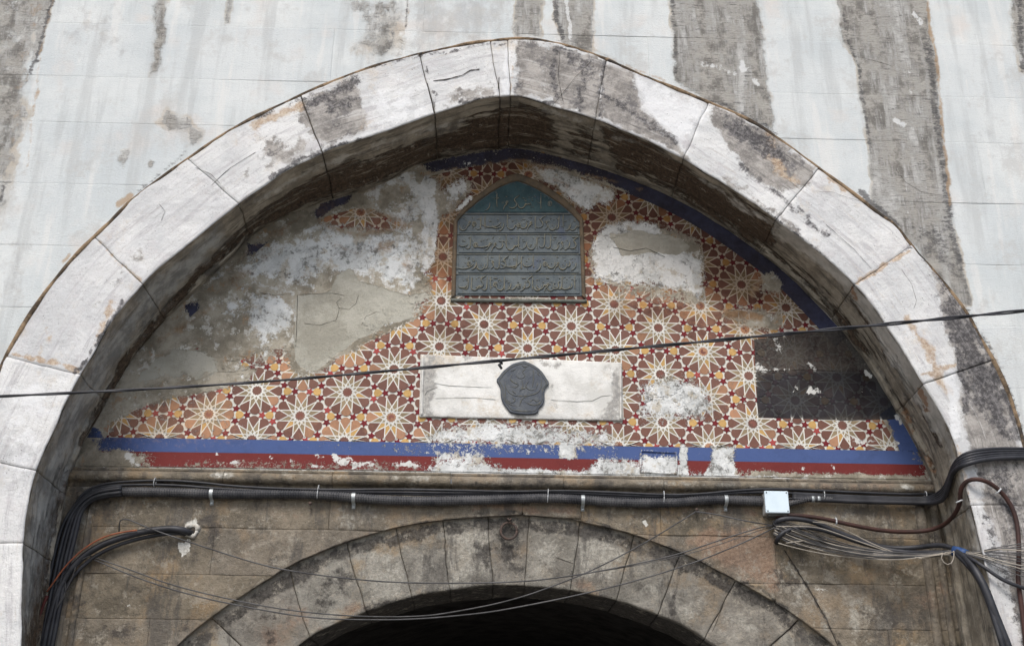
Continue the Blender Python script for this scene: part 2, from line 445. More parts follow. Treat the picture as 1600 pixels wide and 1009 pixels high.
c = k.mix(k.ss(k.noise(12, 7, .7), .42, .58), (.06, .052, .042), (.22, .19, .145))
k.bump(k.noise(90, 5, .7), .004)
MAT_MORTAR = k.fin(c, .95, .1)
MAT_PALEM = simple('pale_joint_mortar', (.40, .39, .37), .95, (.20, .19, .18), 6, .1)
k = M("rusty_bead")
c = k.mix(k.ss(k.noise(7, 7, .75), .40, .60), (.075, .058, .043), (.30, .215, .135))
c = k.mix(k.ss(k.noise(5, 5, .7, off=(4, 4, 4)), .52, .62), c, (.055, .048, .042))
k.bump(k.noise(90, 5, .7), .004)
MAT_BEAD = k.fin(c, .95, .1)
MAT_VSHADE = simple("vault_shade_stone", (.035, .032, .030), .95, (.012, .011, .010), 9, .1, bump=.006, bscale=30)  # near-black colour stands in for the unlit passage

# --- painted plaster of the tympanum: the same plaster under every painted shape
def fresco_mat():
    k = M("painted_plaster")
    nz = k.noise(10, 9, .78); ch = k.noise(34, 8, .80, off=(3, 3, 3)); mot = k.noise(6, 8, .72, off=(1, 2, 9)); fine = k.noise(75, 6, .76)
    # bare plaster
    pl = k.mix(k.ss(mot, .38, .62), (.235, .21, .16), (.46, .42, .34))
    pl = k.mix(k.math('MULTIPLY', k.rand(), 0.0), pl, pl)
    pl = k.mix(k.ss(fine, .56, .70, 0, .6), pl, (.40, .38, .33))
    pl = k.mix(k.ss(k.noise(22, 8, .8, off=(8, 1, 1)), .57, .67, 0, .8), pl, (.09, .083, .07))
    pl = k.mix(k.ss(k.noise(9, 8, .8, off=(1, 7, 1)), .57, .63, 0, .8), pl, (.36, .235, .135))
    pl = k.mix(k.ss(k.noise(12, 9, .8, off=(3, 7, 6)), .57, .60, 0, .85), pl, (.62, .61, .56))
    lime = k.mix(k.ss(k.noise(19, 9, .8), .40, .50), (.22, .22, .205), (.60, .615, .60))
    lime = k.mix(k.ss(mot, .46, .56), lime, (.76, .775, .76))
    lime = k.mix(k.ss(k.noise(8, 8, .75, off=(4, 7, 1)), .54, .62, 0, .7), lime, (.46, .40, .30))
    lime = k.mix(k.ss(k.noise(16, 9, .82, off=(5, 5, 1)), .56, .62, 0, .85), lime, (.11, .108, .10))
    pl = k.mix(k.thr(k.attr('lime'), nz, 1.1, .08), pl, lime)
    ren = k.mix(k.ss(k.noise(4, 6, .65), .4, .62), (.335, .32, .265), (.46, .445, .38))
    ren = k.mix(k.ss(fine, .60, .72, 0, .5), ren, (.40, .39, .35))
    fr_ = k.thr(k.attr('render'), k.noise(6, 7, .7), .35, .02)
    pl = k.mix(fr_, pl, ren)
    # paint
    pc = k.attr('paintcol', 'Vector')
    pt = k.mix(k.ss(nz, .46, .66, 0, .32), pc, k.scale(pc, .55))
    pt = k.mix(k.ss(fine, .60, .72, 0, .35), pt, k.mix(.5, pc, (.5, .48, .42)))
    fade = k.thr(k.attr('fade'), ch, 1.0, .12)
    pt = k.mix(k.math('MULTIPLY', fade, .45), pt, k.mix(.38, k.mix(1.0, k.scale(pc, 1.5), (1.05, .88, .68), 'MULTIPLY'), (.42, .27, .17)))
    fp = k.thr(k.attr('paint'), ch, 1.15, .035)
    fp2 = k.thr(k.attr('paint'), k.noise(90, 5, .8, off=(4, 9, 4)), .75, .03)
    fpp = k.math('MULTIPLY', fp, fp2)
    # small chips show white
    chipc = k.mix(k.ss(nz, .42, .6), (.33, .31, .27), (.60, .60, .57))
    inz = k.ss(k.attr('paint'), .5, .8)
    pl2 = k.mix(k.math('MULTIPLY', inz, .8), pl, chipc)
    c = k.mix(fpp, pl2, pt)
    c = k.mix(k.math('MULTIPLY', k.math('MULTIPLY', k.thr(k.attr('dirt'), nz, .5, .35), .92), k.math('MULTIPLY_ADD', fpp, .7, .3)), c,
              k.mix(1.0, c, (.40, .29, .20), 'MULTIPLY'))
    # soot panel
    so = k.mix(k.ss(k.math('ADD', k.attr('sooty2'), k.math('MULTIPLY', k.math('SUBTRACT', nz, .5), 1.2)), .2, .8), k.mix(k.ss(fine, .4, .65), k.mix(k.ss(mot, .4, .62), (.022, .019, .018), (.052, .045, .038)), (.085, .075, .065)),
               k.mix(k.ss(mot, .4, .62), (.009, .009, .011), (.020, .022, .028)))
    so = k.mix(.055, so, pt)
    so = k.mix(k.ss(k.noise(16, 8, .8, off=(2, 9, 2)), .655, .675), so, (.50, .48, .42))
    c = k.mix(k.thr(k.attr('soot'), k.noise(25, 5, .7), .10, .02), c, so)
    c = k.mix(k.thr(k.attr('brown'), nz, .6, .2), c, k.mix(k.ss(mot, .4, .6), (.20, .12, .065), (.36, .24, .14)))
    c = k.mix(k.thr(k.attr('white'), k.noise(30, 7, .8), 1.0, .05), c, (.60, .60, .57))
    hh = k.math('ADD', k.math('MULTIPLY', fpp, .9), k.math('MULTIPLY', k.noise(22, 9, .78), k.ss(fpp, 0, 1, 2.4, .35)))
    hh = k.math('ADD', hh, k.math('MULTIPLY', fr_, -.5))
    k.bump(hh, .006, .9)
    return k.fin(c, .78, .3)
MAT_FRESCO = fresco_mat()

MAT_CABLE = simple("black_cable_rubber", (.014, .015, .019), .5, (.035, .036, .042), 12, .4, bump=.0006, bscale=300)
MAT_CONDUIT = simple("dusty_black_conduit", (.030, .031, .036), .6, (.085, .084, .086), 9, .35)
MAT_BROWNP = simple("brown_conduit", (.060, .026, .020), .6, (.035, .019, .016), 14, .3)
MAT_ORANGE = simple("orange_sheath", (.33, .10, .045), .6, (.18, .06, .03), 20)
MAT_REDC = simple("dark_red_sheath", (.10, .022, .018), .6)
MAT_WIREG = simple("grey_wire", (.10, .098, .098), .6, (.045, .044, .045), 10)
MAT_WIREB = simple("beige_wire", (.40, .36, .30), .6, (.26, .235, .20), 10)
MAT_TAPE = simple("blue_tape", (.035, .085, .22), .5, (.02, .05, .14))
MAT_TIE = simple("white_nylon", (.55, .57, .58), .5, (.42, .43, .43))
MAT_ZINC = simple("galvanised_strap", (.42, .45, .46), .45, (.28, .30, .30), 40, .5, .5)
MAT_BOX = simple("white_box_plastic", (.66, .77, .83), .45, (.60, .71, .77), 8, .4)
MAT_BOXB = simple("box_base_plastic", (.50, .50, .47), .5, (.36, .35, .32), 20, .4)
MAT_BOXD = simple("grey_box_underside", (.16, .16, .155), .5, (.10, .10, .10), 20, .4)
MAT_IRON = simple("rusty_iron", (.075, .062, .056), .75, (.10, .065, .05), 60, .3, .3, bump=.002, bscale=150)
k = M("plaque_bronze")
mot = k.noise(9, 7, .72)
hgt = k.ss(k.attr('px_h'), 0, 1)
c = k.mix(k.ss(mot, .38, .62), (.050, .066, .076), (.095, .113, .118))
c = k.mix(hgt, c, k.mix(k.ss(mot, .4, .6), (.010, .036, .042), (.022, .058, .064)))
c = k.mix(k.ss(k.noise(60, 6, .8), .55, .68, 0, .7), c, (.105, .10, .075))
c = k.mix(k.ss(k.noise(7, 4, .6, off=(3, 5, 3)), .55, .7, 0, .5), c, (.045, .060, .115))
k.bump(k.noise(120, 6, .75), .003, .8)
MAT_PLAQ = k.fin(c, .6, .4, .15)
MAT_PTEXT = simple("plaque_relief", (.115, .125, .115), .6, (.19, .17, .115), 30, .4, .1, bump=.0015, bscale=160)
MAT_PFRAME = simple("plaque_frame_brown", (.135, .098, .062), .8, (.075, .062, .045), 14, .25, bump=.004, bscale=80)
MAT_PSILL = simple("plaque_sill_grey", (.105, .115, .10), .8, (.16, .165, .145), 22, .25, bump=.003, bscale=100)
k = M("marble_panel")
c = k.mix(k.ss(k.noise(6, 6, .65), .4, .62), (.58, .575, .54), (.74, .735, .70))
c = k.mix(k.ss(k.noise(4, 7, .75, off=(1, 1, 7)), .53, .66, 0, .7), c, (.50, .42, .31))
c = k.mix(k.thr(k.attr('stain'), k.noise(14, 8, .75), .9, .16), c, k.mix(k.ss(k.noise(50, 5, .7), .4, .6), (.27, .265, .25), (.40, .385, .355)))
c = k.mix(k.ss(k.noise(70, 6, .8), .62, .70, 0, .7), c, (.17, .16, .14))
k.bump(k.math('ADD', k.noise(35, 7, .7), k.noise(120, 4, .7)), .004, .8)
MAT_PANEL = k.fin(c, .7, .35)
MAT_MEDAL = simple("lead_grey_medallion", (.058, .068, .085), .62, (.095, .105, .115), 22, .4, .15, bump=.003, bscale=120)
MAT_MEDREL = simple("medallion_relief", (.075, .085, .095), .62, (.12, .115, .085), 50, .4, .15, bump=.002, bscale=150)
MAT_CRACK = simple("crack_shadow", (.03, .026, .022), .95, (.07, .06, .05), 50, .05)
k = M("street_paving")
c = k.mix(k.ss(k.noise(.8, 5, .6), .4, .6), (.17, .165, .155), (.24, .235, .22))
k.bump(k.noise(40, 5, .7), .004)
MAT_GROUND = k.fin(c, .9, .2)

# ------------------------------------------------------------------ traced outlines (pixel) -> world planes
Y_WALL, Y_TY = 0.0, 0.45
O_PX = [(-92, 1035), (-85, 1009), (-72, 900), (-58, 800), (-38, 700), (-15, 625), (0, 578), (17, 545), (60, 473), (101, 421), (138, 380), (185, 337), (209, 310), (293, 251), (345, 213), (400, 184), (467, 152), (528, 126), (589, 104), (663, 84), (737, 69), (800, 62), (834, 63), (884, 72), (935, 89), (989, 113), (1043, 135), (1103, 160), (1155, 182), (1200, 206), (1277, 263), (1318, 292), (1375, 337), (1399, 352), (1422, 384), (1470, 438), (1507, 485), (1537, 539), (1564, 589), (1584, 640), (1598, 690), (1612, 760), (1628, 850), (1645, 1009), (1648, 1035)]
A_PX = [(30, 1035), (33, 1006), (35, 905), (37, 854), (45, 787), (57, 736), (67, 713), (84, 679), (101, 636), (125, 589), (135, 572), (168, 512), (202, 468), (243, 424), (286, 390), (347, 340), (400, 301), (450, 266), (501, 241), (568, 217), (629, 199), (678, 179), (723, 165), (753, 155), (787, 151), (815, 152), (834, 157), (867, 169), (898, 177), (935, 189), (968, 202), (1009, 219), (1049, 240), (1069, 249), (1103, 271), (1140, 293), (1190, 328), (1220, 350), (1281, 396), (1338, 446), (1382, 505), (1416, 558), (1443, 605), (1470, 642), (1490, 680), (1505, 740), (1520, 800), (1535, 870), (1550, 940), (1562, 1009), (1566, 1035)]
C_PX = [(58, 1060), (66, 1009), (80, 900), (95, 810), (108, 750), (122, 712), (140, 672), (165, 632), (206, 562), (236, 525), (272, 484), (318, 445), (368, 395), (400, 362), (440, 340), (490, 320), (545, 305), (585, 292), (618, 276), (662, 255), (720, 241), (770, 234), (800, 231), (834, 235), (884, 248), (935, 262), (989, 282), (1040, 303), (1100, 334), (1150, 368), (1200, 404), (1234, 431), (1267, 465), (1308, 508), (1340, 545), (1370, 592), (1392, 627), (1416, 669), (1436, 705), (1456, 750), (1468, 800), (1483, 880), (1497, 960), (1506, 1009), (1512, 1060)]
E_PX = [(215, 1075), (276, 1009), (337, 959), (400, 917), (450, 885), (518, 854), (602, 826), (686, 811), (800, 803), (867, 806), (935, 819), (989, 834), (1053, 858), (1120, 890), (1200, 933), (1244, 962), (1298, 1005), (1360, 1065)]
F_PX_ = [(395, 1075), (466, 1009), (501, 983), (575, 953), (636, 933), (686, 923), (740, 916), (800, 913), (850, 917), (918, 926), (985, 944), (1053, 969), (1117, 1006), (1200, 1075)]
def curve(px, Y): return smooth_path(PX(px, Y), 1)
cO, cA, cC, cE, cF = curve(O_PX, Y_WALL), curve(A_PX, Y_WALL), curve(C_PX, Y_TY), curve(E_PX, Y_TY), curve(F_PX_, Y_TY + .03)
Z_SPR = 2.25
QX = .5 * (cA[0, 0] + cA[-1, 0])
Q = np.array([QX, 2.2])
class Arc:
    def __init__(s, c, q):
        th = np.arctan2(c[:, 2] - q[1], -(c[:, 0] - q[0]))    # 0 = left, pi = right
        o = np.argsort(th); s.th = th[o]; s.r = np.hypot(c[:, 0] - q[0], c[:, 2] - q[1])[o]; s.q = q
    def __call__(s, th):
        r = np.interp(th, s.th, s.r)
        return s.q[0] - r * np.cos(th), s.q[1] + r * np.sin(th)
    def ang(s, x, z): return math.atan2(z - s.q[1], -(x - s.q[0]))
aO, aA, aC = Arc(cO, Q), Arc(cA, Q), Arc(cC, Q)
def side_fn(c):
    i = int(np.argmax(c[:, 2])); ap = c[i]
    L = c[:i + 1]; R = c[i:]
    Lz = np.maximum.accumulate(L[:, 2]); Rz = np.maximum.accumulate(R[::-1, 2])
    return (lambda z: np.interp(z, Lz, L[:, 0])), (lambda z: np.interp(z, Rz, R[::-1, 0])), ap
OL, OR, Oap = side_fn(cO)
CL, CR, Cap = side_fn(cC)
EL, ER, Eap = side_fn(cE)
FL, FR, Fap = side_fn(cF)

# ------------------------------------------------------------------ ground
g = new_mesh("ground", [(-400, -400, 0), (400, -400, 0), (400, 400, 0), (-400, 400, 0)], [[0, 1, 2, 3]], MAT_GROUND, smooth=False, kind='structure')

# ------------------------------------------------------------------ generic stone slab with clipped sides
def dens(L, step, eps=.003):
    n = max(2, int(L / step)); t = np.linspace(0, 1, n + 1)
    e = min(eps / max(L, .02), .2 / n)
    return np.r_[0, e, t[1:-1], 1 - e, 1]
def slab(name, x0, x1, z0, z1, lo, hi, Y, mat, parent, attr_fn, step=.012, gap=.00025, relief=.0016, depth=.04, rs=5, seed=1, jit=.0006, edge=.00025, vedge=None, wob=.002):
    L = z1 - z0
    zr = z0 + gap + (L - 2 * gap) * dens(L, step)
    a = np.maximum(x0 + gap, lo(zr)) if lo else np.full(zr.shape, x0 + gap)
    b = np.minimum(x1 - gap, hi(zr)) if hi else np.full(zr.shape, x1 - gap)
    ok = (b - a) > .012
    if ok.sum() < 3: return None
    idx = np.where(ok)[0]
    # longest contiguous run
    runs = np.split(idx, np.where(np.diff(idx) > 1)[0] + 1); idx = max(runs, key=len)
    if len(idx) < 3: return None
    zr, a, b = zr[idx], a[idx], b[idx]
    u = dens((b - a).max(), step)
    X = a[:, None] + (b - a)[:, None] * u[None]
    Z = np.repeat(zr[:, None], len(u), 1)
    yo = rng.uniform(-jit, jit)
    V = np.stack([X, np.full(X.shape, Y + yo), Z], -1)
    V[..., 1] += relief * fbm(V, rs, 3, seed)
    # chipped arris, then the skirt going back
    ve = edge if vedge is None else vedge
    V[0, :, 1] += edge; V[-1, :, 1] += edge; V[:, 0, 1] += ve; V[:, -1, 1] += ve
    Vw = V.copy(); V[..., 2] += wob * fbm(Vw, 5, 3, 901); V[..., 0] += wob * fbm(Vw, 5, 3, 902)
    W = np.pad(V, ((1, 1), (1, 1), (0, 0)), mode='edge')
    W[0, :, 1] = W[-1, :, 1] = Y + depth; W[:, 0, 1] = W[:, -1, 1] = Y + depth
    px, py = proj(W)
    return grid_mesh(name, W, mat, parent, attr_fn(px, py, W), flip=False)

# ------------------------------------------------------------------ the great pale wall
WST = [
 ('p', [(-20, -20), (83, -20), (72, 30), (55, 95), (50, 130), (47, 190), (30, 240), (10, 330), (-20, 350)], 9, .60),
 ('p', [(60, -10), (84, -10), (60, 95), (50, 98)], 4, 1),
 ('p', [(243, -10), (267, -10), (260, 60), (250, 112), (232, 122), (240, 60)], 5, .72),
 ('p', [(355, -10), (366, -10), (360, 38), (350, 38)], 4, .62),
 ('p', [(528, -10), (640, -10), (632, 60), (625, 90), (590, 100), (548, 80), (565, 40), (540, 25)], 10, .54),
 ('l', [(637, -10), (632, 50), (625, 88)], 3, .7, 2),
 ('p', [(804, -10), (848, -10), (848, 58), (806, 56)], 5, .85),
 ('p', [(868, -10), (926, -10), (928, 86), (880, 70), (868, 35)], 4, .95),
 ('p', [(1045, -10), (1183, -10), (1192, 60), (1200, 140), (1212, 205), (1160, 182), (1105, 155), (1055, 128), (1048, 60)], 5, .95),
 ('p', [(1305, -10), (1445, -10), (1456, 60), (1466, 130), (1475, 230), (1482, 300), (1490, 345), (1515, 474), (1497, 470), (1470, 438), (1430, 385), (1375, 335), (1362, 300), (1352, 200), (1336, 90), (1318, 70)], 5, 1.0),
 ('p', [(1576, -10), (1620, -10), (1620, 130), (1596, 110), (1585, 70)], 5, .9),
 ('p', [(262, 165), (270, 178), (298, 182), (302, 196), (320, 205), (312, 228), (292, 232), (296, 205), (262, 202), (243, 190)], 5, .72),
 ('p', [(186, 232), (202, 230), (205, 250), (194, 262), (183, 250)], 4, .62),
 ('p', [(232, 248), (245, 250), (240, 264), (230, 262)], 3, .66),
 ('p', [(18, 165), (42, 165), (44, 188), (16, 190)], 5, .62),
 ('p', [(-10, 150), (22, 155), (20, 290), (-10, 300)], 12, .5),
 ('p', [(880, 60), (940, 86), (1000, 115), (990, 100), (930, 75)], 4, .6),
]
WLIGHT = [('p', [(640, -10), (804, -10), (804, 52), (720, 70), (640, 85)], 14, .62), ('p', [(90, 10), (200, 0), (195, 95), (100, 90)], 20, .5),
          ('p', [(1480, 90), (1600, 80), (1600, 260), (1500, 260)], 40, .38), ('p', [(0, 350), (60, 350), (50, 450), (0, 460)], 20, .5)]
WDARK = [
 ('l', [(1105, 155), (1160, 178), (1215, 210)], 6, .62, 5), ('l', [(1345, 300), (1372, 325), (1400, 350)], 5, .85, 5),
 ('l', [(1318, 20), (1325, 70), (1340, 100), (1350, 160), (1358, 230)], 4, .62, 4), ('l', [(1447, 60), (1466, 200), (1478, 300), (1500, 420)], 5, .55, 8),
 ('l', [(82, 0), (70, 40), (57, 95), (48, 115)], 4, .70, 4), ('l', [(5, 290), (-5, 350)], 4, .6, 4), ('l', [(636, 0), (632, 60), (622, 92)], 3, .58, 2),
 ('l', [(290, 240), (205, 310), (190, 330)], 5, .55, 4), ('l', [(1590, 0), (1595, 60), (1600, 110)], 4, .6, 6),
 ('l', [(1049, 0), (1052, 60), (1058, 125)], 3, .5, 5), ('l', [(870, 0), (870, 35), (882, 68)], 3, .66, 5), ('l', [(1507, 480), (1545, 545), (1568, 590), (1590, 650), (1605, 730)], 6, .58, 5),
 ('p', [(1380, 340), (1490, 345), (1512, 470), (1470, 430)], 14, .52),
]
WTAN = [('l', [(1446, -10), (1462, 90), (1472, 180), (1484, 320)], 3, .75, 3), ('l', [(84, -10), (64, 80), (52, 180), (42, 260)], 3, .55, 3),
        ('l', [(640, -10), (635, 50), (628, 88)], 3, .55, 2), ('l', [(1184, -10), (1195, 80), (1204, 160)], 3, .5, 2), ('l', [(185, 320), (205, 305)], 4, .75, 5),
        ('l', [(1440, 420), (1520, 490), (1565, 580), (1590, 640)], 4, .5, 3), ('l', [(100, 410), (110, 400)], 4, .7, 5), ('l', [(60, -5), (30, 160), (12, 260)], 12, .42, 10),
        ('l', [(850, 70), (940, 88), (1040, 128)], 3, .5, 4)]
WWH = [('l', [(1090, 100), (1125, 108), (1150, 118)], 4, .52, 5), ('l', [(1160, 105), (1166, 110)], 3, .8, 4), ('l', [(1178, 122), (1188, 135)], 4, .55, 5), ('l', [(1398, 188), (1412, 194)], 4, .75, 5), ('l', [(1428, 18), (1440, 35)], 3, .75, 3),
       ('l', [(886, -5), (892, 60)], 2.5, .72, 4), ('l', [(1160, 95), (1162, 112)], 3, .9, 3), ('l', [(1410, 245), (1420, 335)], 1.5, .60, 1.2), ('l', [(1415, 90), (1430, 200)], 10, .45, 4)]
def wall_attr(px, py, W):
    px, py = warp(W, 4.5, 3.0)
    return dict(stain=mask(px, py, WST), light=mask(px, py, WLIGHT), dark=mask(px, py, WDARK), tan=mask(px, py, WTAN), white=mask(px, py, WWH))
wall = thing("facade_wall", "pale marble wall with grey weather streaks around the big arch", "wall", (0, 0, 0))
zc = [0.0, .55, 1.1, 1.65, 2.2] + [float(P(150, y, 0)[2]) for y in (952, 856, 768, 676, 580, 482, 385, 288, 192, 120, 37)]
zc += [zc[-1] + .33 * i for i in range(1, 6)]
GAPO = .004
for ci in range(len(zc) - 1):
    z0, z1 = zc[ci], zc[ci + 1]
    vis = z1 > 2.2 and z0 < float(P(800, -40, 0)[2])
    ap = float(Oap[0])
    off = [0.0, .55, .25, .8][ci % 4]
    xs = [-7.0, -4.6]
    x = -3.35 + off
    while x < ap - .45: xs.append(x); x += 2.1 + rng.uniform(-.3, .3)
    xs.append(ap - .02 + (.16 if ci % 2 else 0) if z0 > Oap[2] else ap)
    xl = list(xs)
    xr = [xl[-1]]; x = xl[-1] + .62 + off * .5
    while x < 3.1: xr.append(x); x += 2.2 + rng.uniform(-.3, .3)
    xr += [4.6, 7.0]
    for k_ in range(len(xl) - 1):
        coarse = xl[k_ + 1] < -3.0
        hi = (lambda z: OL(z) - GAPO) if z0 < Oap[2] else None
        if z0 < Oap[2]: hi = lambda z: np.where(z < Oap[2], OL(z) - GAPO, 1e3)
        slab("stone", xl[k_], xl[k_ + 1], z0, z1, None, hi, 0, MAT_WALL, wall, wall_attr, .1 if coarse or not vis else .011, seed=ci * 7 + k_, vedge=0, relief=.0022, rs=3)
    for k_ in range(len(xr) - 1):
        coarse = xr[k_] > 3.0
        lo = (lambda z: np.where(z < Oap[2], OR(z) + GAPO, -1e3)) if z0 < Oap[2] else None
        slab("stone", xr[k_], xr[k_ + 1], z0, z1, lo, None, 0, MAT_WALL, wall, wall_attr, .1 if coarse or not vis else .011, seed=ci * 5 + k_ + 50, vedge=0, relief=.0022, rs=3)
# wall core seen only in the joints
def core(name, lo, hi, X0, X1, z0, z1, Y, mat, parent, apex=None):
    zr = np.linspace(z0, z1, int((z1 - z0) / .02) + 2)
    for (a, b) in ((np.full(zr.shape, X0), hi(zr)), (lo(zr), np.full(zr.shape, X1))):
        V = np.stack([np.stack([a, np.full(zr.shape, Y), zr], -1), np.stack([b, np.full(zr.shape, Y), zr], -1)], 1)
        grid_mesh(name, V, mat, parent)
apx = float(Oap[0]); ztop = zc[-1]
core("wall_core", lambda z: np.where(z < Oap[2] + .02, OR(z) + .02, apx), lambda z: np.where(z < Oap[2] + .02, OL(z) - .02, apx), -7, 7, 0, ztop, .008, MAT_PALEM, wall)

# ------------------------------------------------------------------ the big marble arch (voussoirs carry face and reveal)
RST = [
 ('p', [(468, 155), (505, 138), (555, 118), (570, 150), (568, 200), (520, 225), (480, 215), (462, 185)], 8, .85),
 ('p', [(400, 205), (500, 215), (560, 222), (520, 240), (450, 268), (400, 262)], 12, .60),
 ('p', [(690, 140), (775, 125), (780, 150), (720, 166), (690, 176)], 7, .62),
 ('p', [(800, 60), (838, 62), (884, 72), (950, 95), (945, 130), (932, 190), (867, 170), (830, 158), (800, 153)], 6, .70),
 ('p', [(855, 66), (950, 96), (932, 188), (860, 168)], 6, .95),
 ('p', [(948, 96), (990, 113), (1002, 160), (1050, 205), (1072, 250), (1020, 225), (932, 188)], 6, .92),
 ('p', [(1108, 160), (1200, 206), (1280, 263), (1268, 290), (1225, 300), (1180, 280), (1150, 245), (1118, 205), (1108, 185)], 6, .95),
 ('p', [(1100, 245), (1160, 280), (1230, 335), (1300, 400), (1290, 405), (1200, 335), (1110, 276)], 9, .66),
 ('p', [(1440, 400), (1507, 485), (1560, 580), (1610, 740), (1640, 1009), (1600, 1009), (1560, 850), (1510, 700), (1497, 600), (1475, 500)], 9, .90),
 ('p', [(130, 480), (180, 400), (230, 360), (260, 390), (190, 475), (140, 550)], 25, .50),
 ('p', [(300, 300), (380, 240), (430, 215), (440, 250), (370, 310), (330, 330)], 22, .46),
]
RDK = [('l', [(812, 66), (808, 110), (815, 150)], 8, .42, 8), ('l', [(870, 75), (860, 120), (872, 165)], 9, .60, 9), ('l', [(915, 92), (905, 135), (900, 175)], 8, .62, 9), ('p', [(870, 70), (950, 96), (940, 130), (880, 100)], 9, .62), ('l', [(940, 150), (1000, 180), (1060, 225)], 8, .60, 9), ('p', [(1120, 175), (1200, 215), (1260, 262), (1200, 250), (1140, 215)], 9, .80), ('l', [(1150, 250), (1210, 300), (1290, 370)], 7, .56, 8), ('p', [(500, 140), (570, 118), (565, 160), (520, 200), (490, 175)], 12, .60), ('l', [(440, 262), (500, 235), (560, 218)], 6, .66, 6), ('p', [(1455, 425), (1507, 490), (1555, 580), (1590, 690), (1560, 680), (1510, 600), (1480, 520)], 12, .85), 
 ('l', [(400, 190), (470, 155), (530, 128)], 5, .5, 6), ('l', [(480, 165), (530, 135), (560, 125)], 10, .60, 12),
 ('l', [(420, 275), (480, 245), (530, 228)], 7, .66, 6), ('l', [(115, 580), (135, 560), (165, 505), (190, 470)], 4, .66, 5),
 ('l', [(1450, 400), (1490, 460), (1530, 530), (1565, 600), (1590, 680)], 12, .70, 14), ('l', [(1485, 520), (1500, 580), (1512, 640)], 6, .74, 6),
 ('p', [(1500, 590), (1575, 600), (1580, 660), (1520, 650)], 14, .72), ('p', [(1510, 700), (1600, 720), (1630, 850), (1570, 850)], 20, .60),
 ('l', [(1540, 800), (1570, 900), (1600, 1009)], 12, .52, 14),
 ('p', [(1118, 172), (1170, 190), (1240, 240), (1210, 240), (1140, 205)], 8, .72), ('l', [(948, 98), (944, 140), (932, 186)], 5, .55, 6),
 ('l', [(1130, 290), (1200, 335), (1290, 402)], 5, .62, 5), ('l', [(880, 75), (920, 100), (900, 170)], 10, .50, 12), ('l', [(800, 158), (860, 168)], 4, .6, 5),
 ('l', [(590, 106), (660, 86), (740, 70), (800, 64)], 3, .6, 3), ('l', [(662, 100), (680, 170)], 3, .6, 3), ('l', [(1422, 386), (1380, 420), (1338, 444)], 2, .45, 3),
 ('l', [(720, 160), (780, 148)], 5, .55, 6), ('l', [(950, 160), (1010, 190), (1060, 230)], 8, .5, 8),
]
RTAN = [('l', [(400, 200), (440, 180), (470, 165)], 7, .75, 8), ('l', [(1480, 610), (1460, 560), (1430, 520), (1415, 495)], 7, .62, 9), ('l', [(1330, 300), (1290, 270)], 4, .75, 5),
        ('l', [(170, 470), (150, 530)], 6, .62, 7), ('l', [(20, 555), (120, 575)], 3, .66, 5), ('l', [(1338, 444), (1420, 392)], 3, .7, 4), ('l', [(1440, 580), (1493, 569)], 3, .7, 4),
        ('l', [(1200, 210), (1210, 250), (1250, 285)], 14, .62, 12), ('l', [(795, 60), (798, 155)], 3, .5, 4), ('l', [(155, 380), (219, 434)], 3, .55, 4), ('l', [(1495, 690), (1510, 780), (1530, 900)], 6, .5, 8),
        ('l', [(66, 545), (60, 560)], 6, .6, 6), ('l', [(560, 195), (590, 180)], 12, .42, 10), ('l', [(80, 540), (70, 500)], 8, .5, 6)]
RWH = [('p', [(990, 118), (1105, 165), (1100, 185), (1070, 235), (1020, 190), (1000, 160)], 8, .8), ('p', [(0, 580), (120, 590), (60, 740), (0, 800)], 20, .55), ('l', [(120, 588), (240, 432), (350, 345), (500, 246), (600, 212)], 3, .62, 3),
       ('p', [(1500, 660), (1516, 700), (1550, 850), (1560, 870), (1530, 800)], 6, .66), ('l', [(1485, 580), (1495, 680)], 6, .8, 8), ('p', [(570, 150), (650, 120), (670, 178), (580, 212)], 12, .6), ('p', [(783, 70), (795, 68), (797, 148), (784, 148)], 4, .8)]
SCR = [   # reveal: dark crust
 ('p', [(345, 385), (410, 325), (510, 268), (600, 235), (690, 205), (740, 178), (800, 164), (860, 172), (870, 235), (800, 232), (700, 246), (600, 285), (500, 318), (420, 345), (360, 400)], 10, .80),
 ('p', [(940, 200), (1010, 225), (1070, 262), (1140, 300), (1215, 350), (1215, 390), (1170, 370), (1060, 300), (960, 260)], 9, .92),
 ('p', [(870, 180), (930, 195), (935, 262), (880, 248)], 10, .52),
 ('p', [(1150, 330), (1240, 400), (1330, 490), (1380, 560), (1350, 560), (1260, 460), (1180, 390)], 12, .64),
 ('l', [(345, 400), (270, 470), (215, 545), (165, 620), (130, 690)], 7, .66, 10), ('l', [(1330, 470), (1400, 570), (1470, 690)], 6, .60, 7), ('p', [(1350, 540), (1430, 640), (1480, 750), (1460, 750), (1380, 600)], 12, .55),
 ('l', [(100, 740), (70, 850), (50, 1009)], 10, .66, 14)]
SPALE = [('l', [(1222, 352), (1281, 396), (1338, 450), (1375, 512), (1410, 566), (1437, 612), (1464, 655)], 7, .95, 15), ('l', [(1468, 660), (1500, 740), (1545, 900), (1565, 1009)], 7, .7, 8),
         ('l', [(400, 315), (470, 275), (540, 243), (640, 210), (700, 192)], 5, .55, 7), ('l', [(850, 175), (935, 205), (1000, 230)], 5, .42, 6), ('p', [(685, 180), (720, 170), (740, 200), (700, 210)], 10, .45), ('l', [(1095, 280), (1215, 355)], 5, .6, 6)]
SGREY = [('p', [(230, 440), (340, 350), (350, 380), (250, 480), (180, 570), (120, 690), (100, 760), (70, 900), (35, 1009), (30, 900), (50, 770), (100, 640), (150, 545)], 12, .85)]
SRUST = [('l', [(1412, 640), (1425, 668)], 7, .62, 8), ('l', [(1448, 640), (1440, 610)], 7, .6, 7), ('l', [(1440, 700), (1470, 760)], 8, .45, 8), ('l', [(1330, 450), (1335, 465)], 4, .7, 5)]
